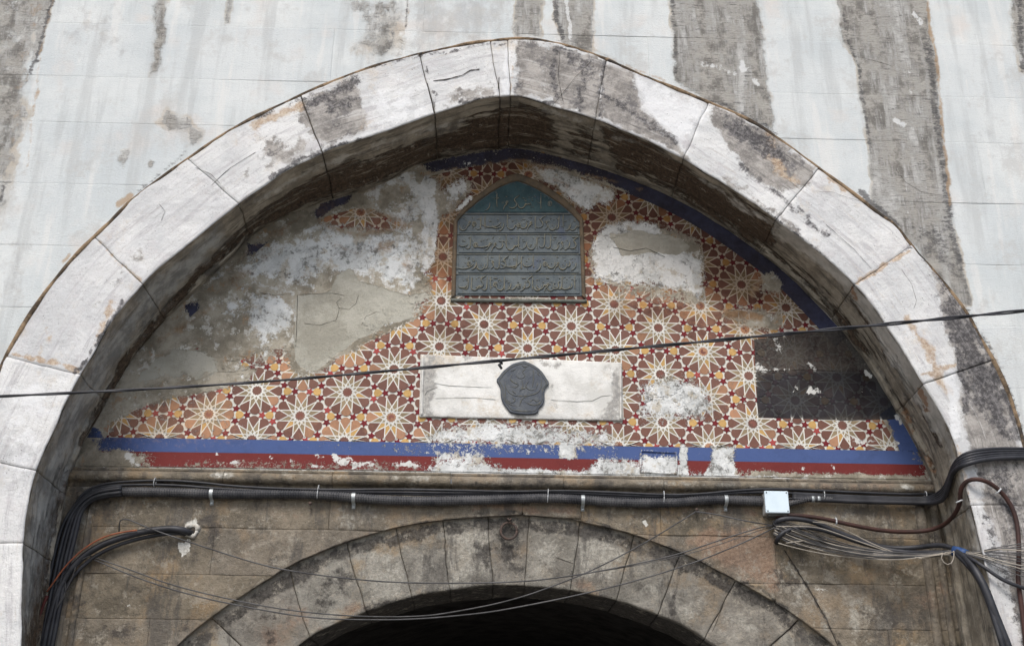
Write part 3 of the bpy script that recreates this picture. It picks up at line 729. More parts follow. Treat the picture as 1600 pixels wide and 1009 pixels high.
arch = thing("marble_arch", "large pointed arch of weathered white and grey marble blocks", "arch", (QX, 0, 2.2))
def jang(arc, c_px, Y=0.0):
    w = P(c_px[0], c_px[1], Y); return arc.ang(w[0], w[2])
JO = [(-66, 848), (0, 730), (13, 559), (147, 372), (295, 252), (470, 152), (655, 86), (767, 66), (794, 62), (948, 94), (1107, 161), (1278, 264), (1423, 385), (1552, 562), (1618, 790)]
JA = [(37, 848), (57, 736), (127, 587), (221, 442), (374, 319), (503, 240), (680, 178), (781, 152), (797, 151), (930, 187), (1068, 249), (1212, 344), (1336, 445), (1441, 602), (1518, 790)]
thO = [aO.th[0] + 1e-3] + [jang(aO, p) for p in JO] + [aO.th[-1] - 1e-3]
thA = [aA.th[0] + 1e-3] + [jang(aA, p) for p in JA] + [aA.th[-1] - 1e-3]
th_lo = math.atan2(Z_SPR - Q[1], (QX - OL(Z_SPR))); 
thO[0] = math.atan2(.05, QX - float(OL(2.25))); thO[-1] = math.pi - math.atan2(.05, float(OR(2.25)) - QX)
xa0 = float(aA(0.02)[0]); xa1 = float(aA(math.pi - .02)[0])
thA[0] = math.atan2(.05, QX - xa0); thA[-1] = math.pi - math.atan2(.05, xa1 - QX)
def ring_profile(tO, tA, row_in, seed, nf=34, ns=46, face_relief=.003, yo=0.0):
    """tO,tA: arrays (n). returns V[n,m,3], soffit flag, inward dir"""
    xo, zo = aO(tO); xa, za = aA(tA); xc, zcc = aC(tA)
    n = len(tO)
    sF = np.r_[0, .012, np.linspace(0, 1, nf)[1:-1], .985, 1.0]
    sS = np.r_[.012, np.linspace(0, 1, ns)[1:], 1.06]
    V = []; fl = []; D = []
    Yf = -.010 + yo
    rad = np.stack([xa - Q[0], np.zeros(n), za - Q[1]], 1); rad /= np.linalg.norm(rad, axis=1)[:, None]
    # back skirt on the outer edge
    V.append(np.stack([xo, np.full(n, .05), zo], 1)); fl.append(0); D.append(np.tile([0, 1.0, 0], (n, 1)))
    for s in sF:
        y = Yf + (.004 if s in (0, 1.0) else 0)
        V.append(np.stack([xo + (xa - xo) * s, np.full(n, y), zo + (za - zo) * s], 1)); fl.append(0); D.append(np.tile([0, 1.0, 0], (n, 1)))
    for s in sS:
        base = np.stack([xa + (xc - xa) * s, np.full(n, Yf + .004 + (Y_TY - Yf) * s), za + (zcc - za) * s], 1)
        g_ = .018 * math.exp(-((s - .80) / .035) ** 2) - .012 * math.exp(-((s - .88) / .03) ** 2) + .006 * math.exp(-((s - .28) / .02) ** 2)
        V.append(base + rad * g_); fl.append(1); D.append(rad)
    V = np.stack(V, 1); D = np.stack(D, 1); fl = np.tile(np.array(fl), (n, 1))
    rl = np.where(fl[..., None] > 0, .0075, face_relief)
    big = fbm(V, 5, 4, seed); sm = fbm(V, 24, 3, seed + 9)
    V = V + D * (rl[..., 0] * (big + .55 * sm))[..., None]
    Vw = V.copy(); V[..., 0] += .010 * fbm(Vw, 7, 3, 911); V[..., 2] += .007 * fbm(Vw, 7, 3, 912)
    return V, fl, D
def ring_attrs(V, fl):
    th_ = np.arctan2(V[..., 2] - Q[1], -(V[..., 0] - Q[0])); rr_ = np.hypot(V[..., 0] - Q[0], V[..., 2] - Q[1])
    r0_ = aA(th_); rA_ = np.hypot(r0_[0] - Q[0], r0_[1] - Q[1]); ruv = np.stack([th_ * 2.5, np.where(fl > 0, V[..., 1], rr_ - rA_ + 3), np.zeros_like(th_)], -1)
    px, py = warp(V, 9, 5); F0 = fl == 0; F1 = fl == 1
    f = lambda S, w: mask(px, py, S) * w
    return dict(stain=f(RST, F0), dark=f(RDK, F0), tan=f(RTAN, F0), white=f(RWH, F0), crust=f(SCR, F1), pale=f(SPALE, F1), grey=f(SGREY, F1), rust=f(SRUST, F1), soffit=fl.astype(float), ruv=ruv)
NJ = len(thO)
for i in range(NJ - 1):
    a0, a1, b0, b1 = thO[i], thO[i + 1], thA[i], thA[i + 1]
    Lr = max(abs(a1 - a0), abs(b1 - b0)) * 2.3
    gO, gA = (.0012 / 2.3, .0013 / 2.0) if i in (5, 6, 7, 8) else (.0007 / 2.3, .0009 / 2.0)
    gO, gA = (.0024 / 2.3, .0024 / 2.0) if i in (6,) else (gO, gA)
    u = dens(Lr, .014, .004)
    tO = a0 + gO + (a1 - a0 - 2 * gO) * u; tA = b0 + gA + (b1 - b0 - 2 * gA) * u
    rough_blk = i in (8, 9)
    V, fl, D = ring_profile(tO, tA, 0, 40 + i, face_relief=.007 if i == 9 else .0035, yo=rng.uniform(-.004, .003))
    for r_ in (0, -1): V[r_] += D[r_] * .0035
    W = np.concatenate([V[:1] + D[:1] * .035, V, V[-1:] + D[-1:] * .035]); fl = np.concatenate([fl[:1], fl, fl[-1:]])
    vo = grid_mesh("voussoir", W, MAT_RING, arch, ring_attrs(W, fl), flip=True)
# mortar bed behind the joints
tt = np.linspace(0, 1, 300)
V, fl, D = ring_profile(thO[0] + (thO[-1] - thO[0]) * tt, thA[0] + (thA[-1] - thA[0]) * tt, 0, 3, nf=4, ns=16)
grid_mesh("mortar_bed", V[:, 2:] + D[:, 2:] * .013, MAT_MORTAR, arch, flip=True)
# bead of brown pointing along the outer edge
tb = np.linspace(thO[0], thO[-1], 420); xo, zo = aO(tb)
r_o = np.stack([xo - Q[0], np.zeros(420), zo - Q[1]], 1); r_o /= np.linalg.norm(r_o, axis=1)[:, None]
bead = np.stack([xo, np.full(420, -.003), zo], 1) + r_o * (.001 + .003 * fbm(np.stack([xo, zo, zo], 1), 6, 2, 5))[:, None]
tube("pointing_bead", bead, .0115 + .006 * fbm(bead, 7, 3, 77), MAT_BEAD, arch, 8)
# jamb stones from the springing down to the ground
for sgn in (0, -1):
    tO1, tA1 = thO[sgn], thA[sgn]
    zs = [0.02, .78, 1.5, 2.243]
    for q in range(3):
        zr = np.linspace(zs[q] + .003, zs[q + 1] - .003, 8)
        Vp, fl1, D1 = ring_profile(np.array([tO1] * 2), np.array([tA1] * 2), 0, 90 + q, nf=8, ns=10)
        prof = Vp[0]; W = np.repeat(prof[None], len(zr), 0).copy(); W[..., 2] = zr[:, None]
        fl2 = np.repeat(fl1[:1], len(zr), 0)
        D2 = D1[0] * np.array([1, 1, 0])
        W = np.concatenate([W[:1] + D2 * .03, W, W[-1:] + D2 * .03]); fl2 = np.concatenate([fl2[:1], fl2, fl2[-1:]])
        grid_mesh("jamb_stone", W, MAT_RING, arch, ring_attrs(W, fl2), flip=(sgn == 0))

# ------------------------------------------------------------------ tympanum
Z_LEDGE = float(P(800, 741, Y_TY)[2])
ZB0, ZB1 = float(P(800, 715, Y_TY)[2]), float(P(800, 694, Y_TY)[2])    # blue band
ZR0 = float(P(800, 738, Y_TY)[2])
PAINT = [
 ('p', [(150, 668), (175, 640), (225, 625), (262, 610), (300, 603), (345, 600), (385, 585), (375, 560), (405, 548), (440, 543), (462, 560), (478, 575), (505, 572), (520, 555), (545, 543), (560, 528), (590, 512), (615, 505), (640, 495), (655, 470), (668, 462), (662, 430), (660, 395), (668, 350), (680, 320), (660, 290), (640, 275), (665, 250), (760, 226), (800, 220), (900, 238), (1000, 272), (1100, 322), (1200, 392), (1275, 452), (1330, 512), (1352, 545), (1400, 620), (1415, 650), (1440, 700), (1452, 748), (120, 735)], 11, 1.0),
 ('p', [(498, 335), (520, 318), (548, 312), (598, 325), (632, 345), (640, 360), (600, 366), (500, 360)], 8, .80),
 ('p', [(345, 440), (365, 425), (395, 418), (392, 432), (365, 447)], 6, .6), ('p', [(290, 480), (300, 470), (312, 478), (300, 492)], 4, .7),
 ('l', [(300, 540), (308, 545)], 4, .7, 4), ('p', [(375, 385), (395, 375), (412, 382), (400, 398)], 4, .75),
]
NOPAINT = [   # subtracted
 ('p', [(828, 258), (870, 262), (935, 285), (962, 300), (955, 320), (930, 318), (912, 335), (880, 305), (845, 280)], 6, .80), ('l', [(665, 300), (672, 350), (668, 400)], 6, .62, 12), ('l', [(930, 430), (1000, 455), (1090, 470)], 6, .5, 10), ('p', [(985, 395), (1100, 400), (1105, 440), (1000, 440)], 8, .5),
 ('l', [(290, 720), (780, 724)], 4, .20, 7), ('l', [(620, 700), (900, 702)], 4, .32, 10), ('l', [(1180, 742), (1440, 746)], 3, .35, 4), ('l', [(470, 695), (640, 700)], 4, .22, 8), ('p', [(590, 640), (660, 640), (670, 690), (590, 690)], 10, .2),
 ('p', [(700, 470), (930, 490), (1100, 560), (950, 560), (700, 560)], 20, .12), ('p', [(150, 640), (340, 610), (450, 690), (150, 690)], 16, .25), ('p', [(980, 560), (1180, 560), (1180, 690), (980, 690)], 16, .16),
 ('p', [(932, 372), (955, 352), (1010, 348), (1060, 362), (1092, 380), (1098, 420), (1095, 468), (1060, 455), (1010, 438), (960, 440), (930, 430), (922, 400)], 8, 1.0),
 ('p', [(1186, 432), (1205, 425), (1222, 440), (1218, 458), (1192, 455)], 5, .8), ('p', [(1145, 480), (1190, 484), (1225, 492), (1215, 512), (1175, 512), (1130, 490)], 8, .9),
 ('p', [(1000, 600), (1040, 588), (1080, 592), (1108, 610), (1112, 640), (1095, 655), (1000, 655)], 10, .66),
 ('p', [(680, 668), (760, 658), (860, 664), (950, 672), (965, 688), (960, 700), (690, 700), (660, 690)], 10, .64),
 ('p', [(670, 698), (760, 698), (770, 740), (680, 740)], 9, .52), ('p', [(872, 690), (898, 690), (900, 716), (872, 716)], 4, .8), ('p', [(930, 712), (1000, 714), (1000, 742), (930, 740)], 7, .64),
 ('p', [(1060, 690), (1075, 700), (1075, 742), (1060, 742)], 4, .7), ('p', [(1112, 694), (1146, 697), (1148, 742), (1112, 742)], 5, .85), ('p', [(1000, 708), (1058, 710), (1058, 742), (1000, 742)], 5, .66),
 ('p', [(690, 290), (735, 275), (745, 300), (712, 335), (700, 345), (690, 340), (670, 310)], 8, .62), ('p', [(835, 262), (895, 275), (905, 300), (880, 305), (850, 285)], 7, .62), ('p', [(640, 270), (690, 280), (690, 340), (660, 360), (640, 330)], 10, .70),
 ('p', [(780, 735), (980, 742), (1000, 750), (780, 750)], 5, .6), ('p', [(120, 700), (180, 702), (240, 712), (190, 738), (110, 740)], 7, .75), ('p', [(1078, 400), (1100, 400), (1100, 470), (1080, 470)], 6, .5),
 ('p', [(350, 600), (420, 550), (470, 590), (640, 500), (700, 470)], 3, .30), ('l', [(160, 650), (220, 625), (300, 605), (380, 590)], 8, .50, 8),
 ('p', [(965, 420), (1060, 430), (1080, 470), (960, 470)], 12, .50),
]
LIME = [('p', [(828, 258), (880, 262), (962, 298), (955, 322), (912, 335), (845, 280)], 6, .75), ('l', [(668, 290), (672, 350), (668, 420)], 7, .8, 14), ('p', [(380, 455), (462, 460), (460, 520), (390, 520)], 8, .72), ('p', [(480, 370), (640, 370), (650, 440), (560, 430), (480, 430)], 10, .9), ('l', [(585, 295), (640, 275), (655, 300)], 6, .7, 9), ('l', [(470, 365), (560, 345), (640, 362)], 5, .6, 7), ('p', [(385, 392), (450, 372), (520, 352), (600, 368), (660, 360), (665, 400), (662, 440), (640, 462), (590, 445), (540, 430), (470, 452), (400, 440), (365, 430)], 14, .74),
        ('p', [(925, 345), (1010, 340), (1060, 380), (1100, 400), (1100, 475), (1060, 455), (960, 445), (920, 430)], 8, .85), ('p', [(300, 480), (380, 460), (465, 465), (460, 560), (400, 540), (380, 500)], 16, .60),
        ('p', [(990, 590), (1115, 590), (1115, 660), (990, 665)], 10, .85), ('p', [(640, 655), (970, 660), (980, 700), (1150, 690), (1150, 750), (660, 745)], 10, .95), ('p', [(560, 330), (650, 270), (700, 290), (690, 350), (640, 370)], 14, .50),
        ('p', [(1145, 475), (1220, 480), (1220, 500), (1150, 500)], 7, .5), ('p', [(690, 290), (740, 270), (735, 300), (700, 340)], 7, .7), ('l', [(380, 590), (480, 575), (520, 545), (640, 490), (690, 445)], 8, .62, 5),
        ('p', [(560, 280), (640, 265), (640, 310), (560, 320)], 10, .45), ('l', [(200, 520), (300, 470), (380, 400)], 9, .45, 8)]
REND = [('p', [(466, 460), (520, 455), (560, 440), (600, 450), (640, 462), (672, 455), (655, 485), (640, 497), (600, 508), (560, 530), (540, 545), (515, 560), (492, 580), (475, 575), (462, 560), (460, 520)], 5, 1.0),
        ('p', [(525, 428), (545, 420), (562, 440), (560, 470), (530, 480), (515, 460)], 6, .9), ('p', [(950, 368), (1000, 358), (1060, 368), (1080, 385), (1060, 400), (1010, 395), (970, 405)], 6, .9),
        ('p', [(215, 560), (260, 530), (330, 535), (390, 545), (370, 590), (300, 603), (200, 615), (170, 635)], 12, .56)]
FADE = [('p', [(900, 380), (960, 440), (1060, 440), (1110, 470), (1240, 480), (1250, 520), (1150, 540), (1060, 500), (940, 480)], 16, .66), ('p', [(150, 640), (340, 600), (380, 690), (150, 690)], 16, .70), ('p', [(440, 640), (600, 650), (600, 690), (430, 690)], 14, .48),
        ('p', [(480, 310), (650, 315), (640, 370), (490, 365)], 10, .6), ('p', [(660, 265), (720, 260), (710, 460), (660, 460)], 12, .58), ('p', [(820, 240), (960, 280), (960, 340), (900, 330), (850, 280)], 12, .62), ('p', [(370, 545), (470, 545), (560, 520), (700, 450), (690, 480), (560, 560), (440, 590)], 10, .6), ('p', [(1085, 600), (1180, 560), (1180, 660), (1110, 660)], 14, .45)]
DIRT = [('p', [(640, 280), (820, 240), (1000, 290), (1250, 450), (1300, 510), (1180, 500), (1060, 470), (920, 450), (915, 480), (700, 470), (640, 440)], 22, .82), ('p', [(930, 430), (1180, 470), (1290, 515), (1170, 540), (1000, 530), (900, 500)], 24, .5), ('p', [(120, 590), (400, 345), (660, 240), (800, 215), (940, 245), (1200, 390), (1330, 520), (1330, 500), (1180, 470), (1060, 410), (920, 390), (820, 300), (700, 360), (480, 345), (400, 385), (220, 580)], 30, .85), ('p', [(1040, 480), (1330, 500), (1180, 540), (1050, 530)], 20, .4), ('p', [(90, 640), (170, 620), (200, 760), (90, 760)], 25, .7), ('p', [(640, 465), (760, 480), (900, 470), (1040, 490), (900, 500), (700, 560), (650, 560)], 20, .42)]
SOOT = [('p', [(1178, 530), (1240, 522), (1318, 510), (1350, 548), (1400, 640), (1398, 655), (1330, 657), (1184, 652)], 3, 1.0)]
SOOT2 = [('p', [(1182, 588), (1260, 578), (1340, 582), (1380, 598), (1405, 655), (1184, 655)], 6, 1.0)]
BRN = [('p', [(400, 400), (430, 385), (440, 400), (410, 415)], 8, .52), ('p', [(620, 395), (650, 390), (655, 440), (630, 440)], 8, .5), ('l', [(250, 530), (330, 480)], 8, .44, 9), ('l', [(560, 300), (600, 290), (640, 330)], 8, .5, 6), ('l', [(520, 380), (560, 400)], 8, .48, 7), ('l', [(500, 350), (560, 370), (640, 350)], 7, .56, 7), ('p', [(575, 380), (620, 375), (615, 400), (580, 405)], 8, .52), ('l', [(470, 340), (420, 365), (360, 420)], 8, .46, 8), ('l', [(835, 265), (900, 300)], 8, .5, 7), ('p', [(345, 440), (370, 422), (398, 418), (392, 434), (365, 447)], 8, .6), ('l', [(660, 272), (800, 250), (900, 268), (1000, 296)], 5, .52, 4), ('l', [(560, 325), (620, 338), (640, 352)], 6, .6, 5), ('p', [(1130, 480), (1200, 485), (1190, 500), (1130, 495)], 6, .8), ('l', [(1185, 440), (1175, 460)], 4, .5, 8), ('p', [(580, 275), (625, 270), (620, 295), (580, 300)], 10, .35)]
TWH = [('l', [(492, 712), (504, 712)], 2, .8, 2), ('l', [(523, 714), (532, 722), (540, 724)], 3, .85, 4), ('l', [(550, 720), (554, 728)], 2.5, .8, 3), ('l', [(570, 722), (582, 728)], 2.5, .8, 3), ('l', [(615, 727), (628, 724), (640, 720)], 3, .8, 3), ('l', [(486, 729), (503, 728)], 2, .75, 2), ('l', [(452, 721), (458, 722)], 2, .8, 2), ('l', [(338, 708), (347, 709)], 2, .8, 2.5), ('l', [(362, 723), (376, 724)], 2.5, .8, 3), ('l', [(420, 714), (424, 718)], 2, .7, 2), ('l', [(1250, 730), (1256, 731)], 2, .7, 2), ('l', [(1300, 726), (1304, 732)], 2, .7, 2), ('l', [(400, 736), (560, 738), (800, 743), (1000, 745), (1190, 746)], 2.5, .62, 3), ('l', [(1207, 530), (1217, 550)], 4, .72, 4), ('l', [(1180, 567), (1190, 572)], 4, .72, 5), ('l', [(1182, 578), (1240, 580)], 3, .60, 3), ('l', [(1352, 583), (1358, 588)], 3, .75, 4), ('l', [(1262, 612), (1278, 610)], 5, .70, 6), ('l', [(1241, 600), (1244, 606)], 4, .7, 4), ('l', [(1265, 566), (1272, 576)], 3, .62, 4),
       ('l', [(668, 747), (1180, 748)], 2, .58, 3), ('l', [(1195, 746), (1330, 752)], 2, .72, 2.5), ('l', [(200, 712), (212, 726)], 6, .60, 9), ('l', [(540, 713), (560, 726), (585, 722)], 4, .5, 5), ('l', [(736, 310), (712, 330)], 3, .7, 4), ('l', [(1399, 648), (1407, 658)], 4, .7, 4), ('l', [(1405, 690), (1340, 686)], 3, .5, 4), ('l', [(1325, 682), (1350, 690)], 4, .72, 5),
       ('l', [(458, 456), (462, 500)], 3, .6, 3), ('l', [(395, 440), (460, 455)], 3, .66, 3), ('l', [(625, 720), (650, 726)], 3, .66, 4), ('l', [(523, 710), (540, 722)], 3, .7, 4), ('l', [(725, 255), (760, 250)], 3, .4, 4), ('l', [(810, 742), (720, 740), (540, 735)], 2, .45, 3)]
def ty_attr(V, col, pmask=None):
    px, py = proj(V)
    wx, wy = warp(V, 9, 4)
    if pmask is None: px, py = px * .35 + wx * .65, py * .35 + wy * .65
    else: px, py = px * .2 + wx * .8, py * .2 + wy * .8
    # painted margin follows the plaque
    p = mask(px, py, PAINT if pmask is None else pmask)
    q = mask(px, py, NOPAINT)
    paint = np.clip(p - q * (1.0 if pmask is None else .9), 0, 1) * .93 + .02
    n = px.size
    return dict(paint=paint.ravel(), lime=mask(px, py, LIME).ravel(), render=mask(px, py, REND).ravel(), fade=mask(px, py, FADE).ravel(),
                dirt=mask(px, py, DIRT).ravel(), soot=mask(px * 0 + proj(V)[0], proj(V)[1], SOOT).ravel(), sooty2=mask(px, py, SOOT2).ravel(), brown=mask(px, py, BRN).ravel(),
                white=mask(px, py, TWH).ravel(), paintcol=np.tile(np.array(col, float), (n, 1)) if np.ndim(col) == 1 else col)
def ty_h(x, z):
    p = np.stack([x, np.zeros_like(x), z], -1)
    return .005 * fbm(p, 1.5, 2, 5) + .0016 * fbm(p, 9, 2, 8)
tym = thing("painted_tympanum", "plastered tympanum with flaking painted twelve-point star pattern under the arch", "mural", (QX, Y_TY, Z_LEDGE))
CREAM = (.63, .62, .56); BROWN = (.175, .087, .066); YEL = (.50, .315, .115); KITE = (.265, .205, .125); RED = (.155, .014, .018); BLUE = (.058, .095, .235); DRED = (.15, .022, .020); KHAKI = (.33, .255, .12); NAVY = (.058, .060, .105)
zr = np.linspace(Z_LEDGE - .03, Cap[2] + .012, 190)
cz = np.minimum(zr, Cap[2] - .002)
xa_ = CL(cz) - .015; xb_ = CR(cz) + .015
U = np.linspace(0, 1, 440)
X = xa_[:, None] + (xb_ - xa_)[:, None] * U; Z = np.repeat(zr[:, None], 440, 1)
V = np.stack([X, Y_TY + ty_h(X, Z), Z], -1)
at = ty_attr(V, CREAM)
rough_r = (1 - np.clip(at['paint'] * 1.4, 0, 1)).reshape(X.shape) * (1 - np.clip(at['render'] * 1.3, 0, 1).reshape(X.shape))
V[..., 1] += .0022 + rough_r * (.009 * np.abs(fbm(V, 14, 4, 21)) - .003)
at = {k_: (a if k_ == 'paintcol' else a) for k_, a in at.items()}
new_mesh("plaster_ground", V.reshape(-1, 3), grid_faces(*X.shape), MAT_FRESCO, tym, at)

def in_ty(x, z, m=.0):
    return (z < Cap[2] - .02) & (x > CL(np.minimum(z, Cap[2] - .01)) + m) & (x < CR(np.minimum(z, Cap[2] - .01)) - m)
# lattice of twelve-pointed rosettes (painted shapes, each with its edges, a coat of paint thick)
S = .2742; LX0, LZ0 = -.5133, 1.6 + 1.9231; DX = .866 * S * 1.0128
def pol(r, a): a = math.radians(a); return (r * math.cos(a), r * math.sin(a))
SHAPES = []
for kk in range(12):
    b = kk * 30
    def R_(pts): return [(x * math.cos(math.radians(b)) - y * math.sin(math.radians(b)), x * math.sin(math.radians(b)) + y * math.cos(math.radians(b))) for x, y in pts]
    pet = [pol(.222, 0), pol(.30, -8.2), pol(.355, -11.4), pol(.418, -13.5), pol(.462, -9.6), pol(.482, -4), pol(.486, 0), pol(.482, 4), pol(.462, 9.6), pol(.418, 13.5), pol(.355, 11.4), pol(.30, 8.2)]
    SHAPES.append((R_(pet), BROWN))
    kite = [pol(.400, 15), pol(.30, 10.4), pol(.222, 4.2), pol(.155, 15), pol(.222, 25.8), pol(.30, 19.6)]
    SHAPES.append((R_(kite), KITE))
    SHAPES.append((R_([pol(.205, 0), pol(.172, 7), pol(.150, 0), pol(.172, -7)]), KHAKI))
    SHAPES.append((R_([(.134 + .0095 * math.cos(a * math.pi / 3), .0095 * math.sin(a * math.pi / 3)) for a in range(6)]), (.03, .03, .04)))
SHAPES.insert(0, ([pol(.158, a * 15) for a in range(24)], KITE, 0, .0004))
LINE = (.62, .61, .56)
SHAPES.append(([pol(.146, a * 15) for a in range(24)], LINE, 0, .0010))
for kk in range(12):
    b = math.radians(kk * 30)
    for sg in (-1, 1):
        q = [(.425, sg * .108 - .0105), (.425, sg * .108 + .0105), (.07, sg * .108 + .0105), (.07, sg * .108 - .0105)]
        SHAPES.append(([(x * math.cos(b) - y * math.sin(b), x * math.sin(b) + y * math.cos(b)) for x, y in q], LINE, 0, .0012))
SHAPES.append(([pol(.100 if a % 2 else .084, a * 15) for a in range(24)], BROWN))
SHAPES.append(([pol(.056, a * 30) for a in range(12)], (.20, .078, .060), 1))
EDGE_SH = []
# for each centroid type: yellow tri-lobed pentagon; three stars around it
def star(cx, cz_, rot, r=.090):
    return [(cx + (r if a % 2 == 0 else r * .47) * math.cos(rot + a * math.pi / 5), cz_ + (r if a % 2 == 0 else r * .47) * math.sin(rot + a * math.pi / 5)) for a in range(10)]
Vs, Fs, Cs = [], [], []
def add_poly(pts2, col, dy, cx, cz_):
    p = np.array(pts2) * S
    x = cx + p[:, 0]; z = cz_ + p[:, 1]
    mx, mz = x.mean(), z.mean()
    if not in_ty(mx, mz, .035): return
    if z.max() < ZB1 + .003: return
    z = np.maximum(z, ZB1 + .001)
    x = np.append(x, mx); z = np.append(z, max(mz, ZB1 + .004))
    o = sum(len(v) for v in Vs) if False else add_poly.o
    y = Y_TY + ty_h(x, z) - dy
    n = len(p)
    qx, qy = proj(np.array([[mx, Y_TY, mz]])); 
    if (mask(qx, qy, PAINT) - mask(qx, qy, NOPAINT))[0] < .06: add_poly.skip = True; return
    fd_ = mask(qx, qy, FADE)[0]
    jc = np.array(col) * (1 + .07 * rng.standard_normal())
    if col == BROWN:
        q_ = rng.uniform()
        if q_ < .08 + .55 * fd_: jc = np.array([.36, .195, .115]) * rng.uniform(.8, 1.15)
        elif q_ < .55: jc = np.array([.165, .078, .058]) * rng.uniform(.9, 1.1)
    if col == KITE and len(pts2) < 20 and rng.uniform() < .10 + .35 * fd_: jc = np.array(YEL) * rng.uniform(.85, 1.0)
    if col == RED and rng.uniform() < .12: jc = np.array([.34, .06, .055])
    Vs.append(np.stack([x, y, z], 1))
    for i in range(n): Fs.append((o + i, o + (i + 1) % n, o + n))
    Cs.append(np.tile(jc, (n + 1, 1))); add_poly.o += n + 1
add_poly.o = 0
for i in range(-8, 13):
    for j in range(-3, 14):
        if (i + j) % 2: continue
        cx, cz_ = LX0 + i * DX, LZ0 + j * S / 2
        for sh in SHAPES:
            add_poly(sh[0], sh[1], sh[3] if len(sh) > 3 else (.0016 if len(sh) == 3 or len(sh[0]) in (6, 24) and abs(sh[0][0][0]) < .145 and sh[1] != KITE else .0008), cx, cz_)
        for sg in (1, -1):      # the two centroids to the right and left of this node's upper edge
            tx, tz = sg * .2887, .5
            a0 = 0 if sg > 0 else math.pi
            # stars lie between this centroid and the three edge midpoints
            for q in range(3):
                an = a0 + math.pi + q * 2 * math.pi / 3
                sx_, sz_ = tx + .1443 * math.cos(an), tz + .1443 * math.sin(an)
                add_poly(star(sx_, sz_, an + math.pi), RED, .0008, cx, cz_)
            hexa = []
            for q in range(6):
                an = a0 + math.pi + q * math.pi / 3
                rr = .086 if q % 2 == 0 else .076
                for dd in (-.16, .16): hexa.append((tx + rr * math.cos(an + dd), tz + rr * math.sin(an + dd)))
            add_poly(hexa, YEL, .0008, cx, cz_)
PV = np.vstack(Vs); PC = np.vstack(Cs)
new_mesh("star_pattern", PV, np.array(Fs), MAT_FRESCO, tym, ty_attr(PV, PC), smooth=False)
# blue and red bands, and the blue margin up the curve
def band(name, z0, z1, col, dy, xl, xr):
    n = 420; X = np.linspace(xl, xr, n); Zs = np.linspace(z0, z1, 7)
    XX, ZZ = np.meshgrid(X, Zs)
    keep0, keep1 = CL(ZZ) + .004, CR(ZZ) - .004
    XX = np.clip(XX, keep0, keep1)
    V = np.stack([XX, Y_TY + ty_h(XX, ZZ) - dy, ZZ], -1)
    new_mesh(name, V.reshape(-1, 3), grid_faces(7, n), MAT_FRESCO, tym, ty_attr(V, col), smooth=False)
band("blue_stripe", ZB0, ZB1, BLUE, .0022, float(P(140, 690, Y_TY)[0]), float(P(1445, 715, Y_TY)[0]))
band("red_stripe", ZR0, ZB0 - .0005, DRED, .0022, float(P(125, 722, Y_TY)[0]), float(P(1458, 745, Y_TY)[0]))
MARG = [('p', [(655, 250), (800, 225), (940, 255), (1100, 330), (1200, 398), (1335, 520), (1292, 535), (1172, 420), (1000, 312), (870, 268), (800, 255), (670, 275)], 4, .80), ('p', [(940, 250), (1100, 320), (1200, 390), (1335, 520), (1292, 535), (1172, 422), (1050, 340), (935, 282)], 4, 1.0),
        ('p', [(488, 330), (505, 316), (548, 302), (540, 318), (520, 326), (500, 345), (490, 345)], 3, .95), ('p', [(385, 380), (420, 372), (415, 395), (385, 402)], 4, .85), ('p', [(288, 475), (315, 470), (312, 495), (290, 498)], 4, .85), ('p', [(140, 655), (158, 664), (162, 690), (190, 700), (110, 705), (128, 680)], 4, .85), ('p', [(1380, 645), (1470, 640), (1480, 730), (1420, 730)], 4, 1.0)]
th = np.linspace(.1, math.pi - .1, 700)
xc, zc_ = aC(th); rd = np.stack([xc - Q[0], zc_ - Q[1]], 1); rd /= np.linalg.norm(rd, axis=1)[:, None]
kz = zc_ > ZB0 + .002
rows = []
for w in np.linspace(.004, .098, 10):
    rows.append(np.stack([xc - rd[:, 0] * w, np.zeros_like(xc), zc_ - rd[:, 1] * w], 1)[kz])
V = np.stack(rows); V[..., 2] = np.maximum(V[..., 2], ZB1 - .003); V[..., 1] = Y_TY + ty_h(V[..., 0], V[..., 2]) - .0027
pxm, pym = proj(V)
navy = np.array(NAVY)[None] + (np.array(BLUE) - np.array(NAVY))[None] * np.clip((pym.ravel() - 480) / 180, 0, 1)[:, None]
am = ty_attr(V, navy, MARG)
k_ = am['paint'].reshape(V.shape[:2]).max(0) > .3
runs = np.split(np.where(k_)[0], np.where(np.diff(np.where(k_)[0]) > 1)[0] + 1)
for r_ in runs:
    if len(r_) < 3: continue
    Vr = V[:, r_]; new_mesh("blue_margin", Vr.reshape(-1, 3), grid_faces(Vr.shape[0], Vr.shape[1]), MAT_FRESCO, tym,
                              {kk_: (vv.reshape(V.shape[0], V.shape[1], -1)[:, r_].reshape(Vr.shape[0] * Vr.shape[1], -1).squeeze()) for kk_, vv in am.items()}, smooth=False)
# sunk small box frame at the stripes
def px_rect(x0, y0, x1, y1, Y):
    return [P(x0, y0, Y), P(x1, y0, Y), P(x1, y1, Y), P(x0, y1, Y)]
pts = [(1001, 704), (1057, 707), (1057, 740), (1001, 737)]
fr = []
for a, b in zip(pts, pts[1:] + pts[:1]):
    w = resample(PX([a, b], Y_TY - .004), n=6); fr.append(tube_geo(w, .006, 6))
Vf, Ff = join_geo(fr)
ft = np.array([BLUE if q[2] > ZB0 + .0 else DRED for q in Vf])
new_mesh("raised_frame", Vf, Ff, MAT_FRESCO, tym, ty_attr(Vf, ft, [('p', [(990, 695), (1070, 695), (1070, 745), (990, 745)], 4, .86)]))

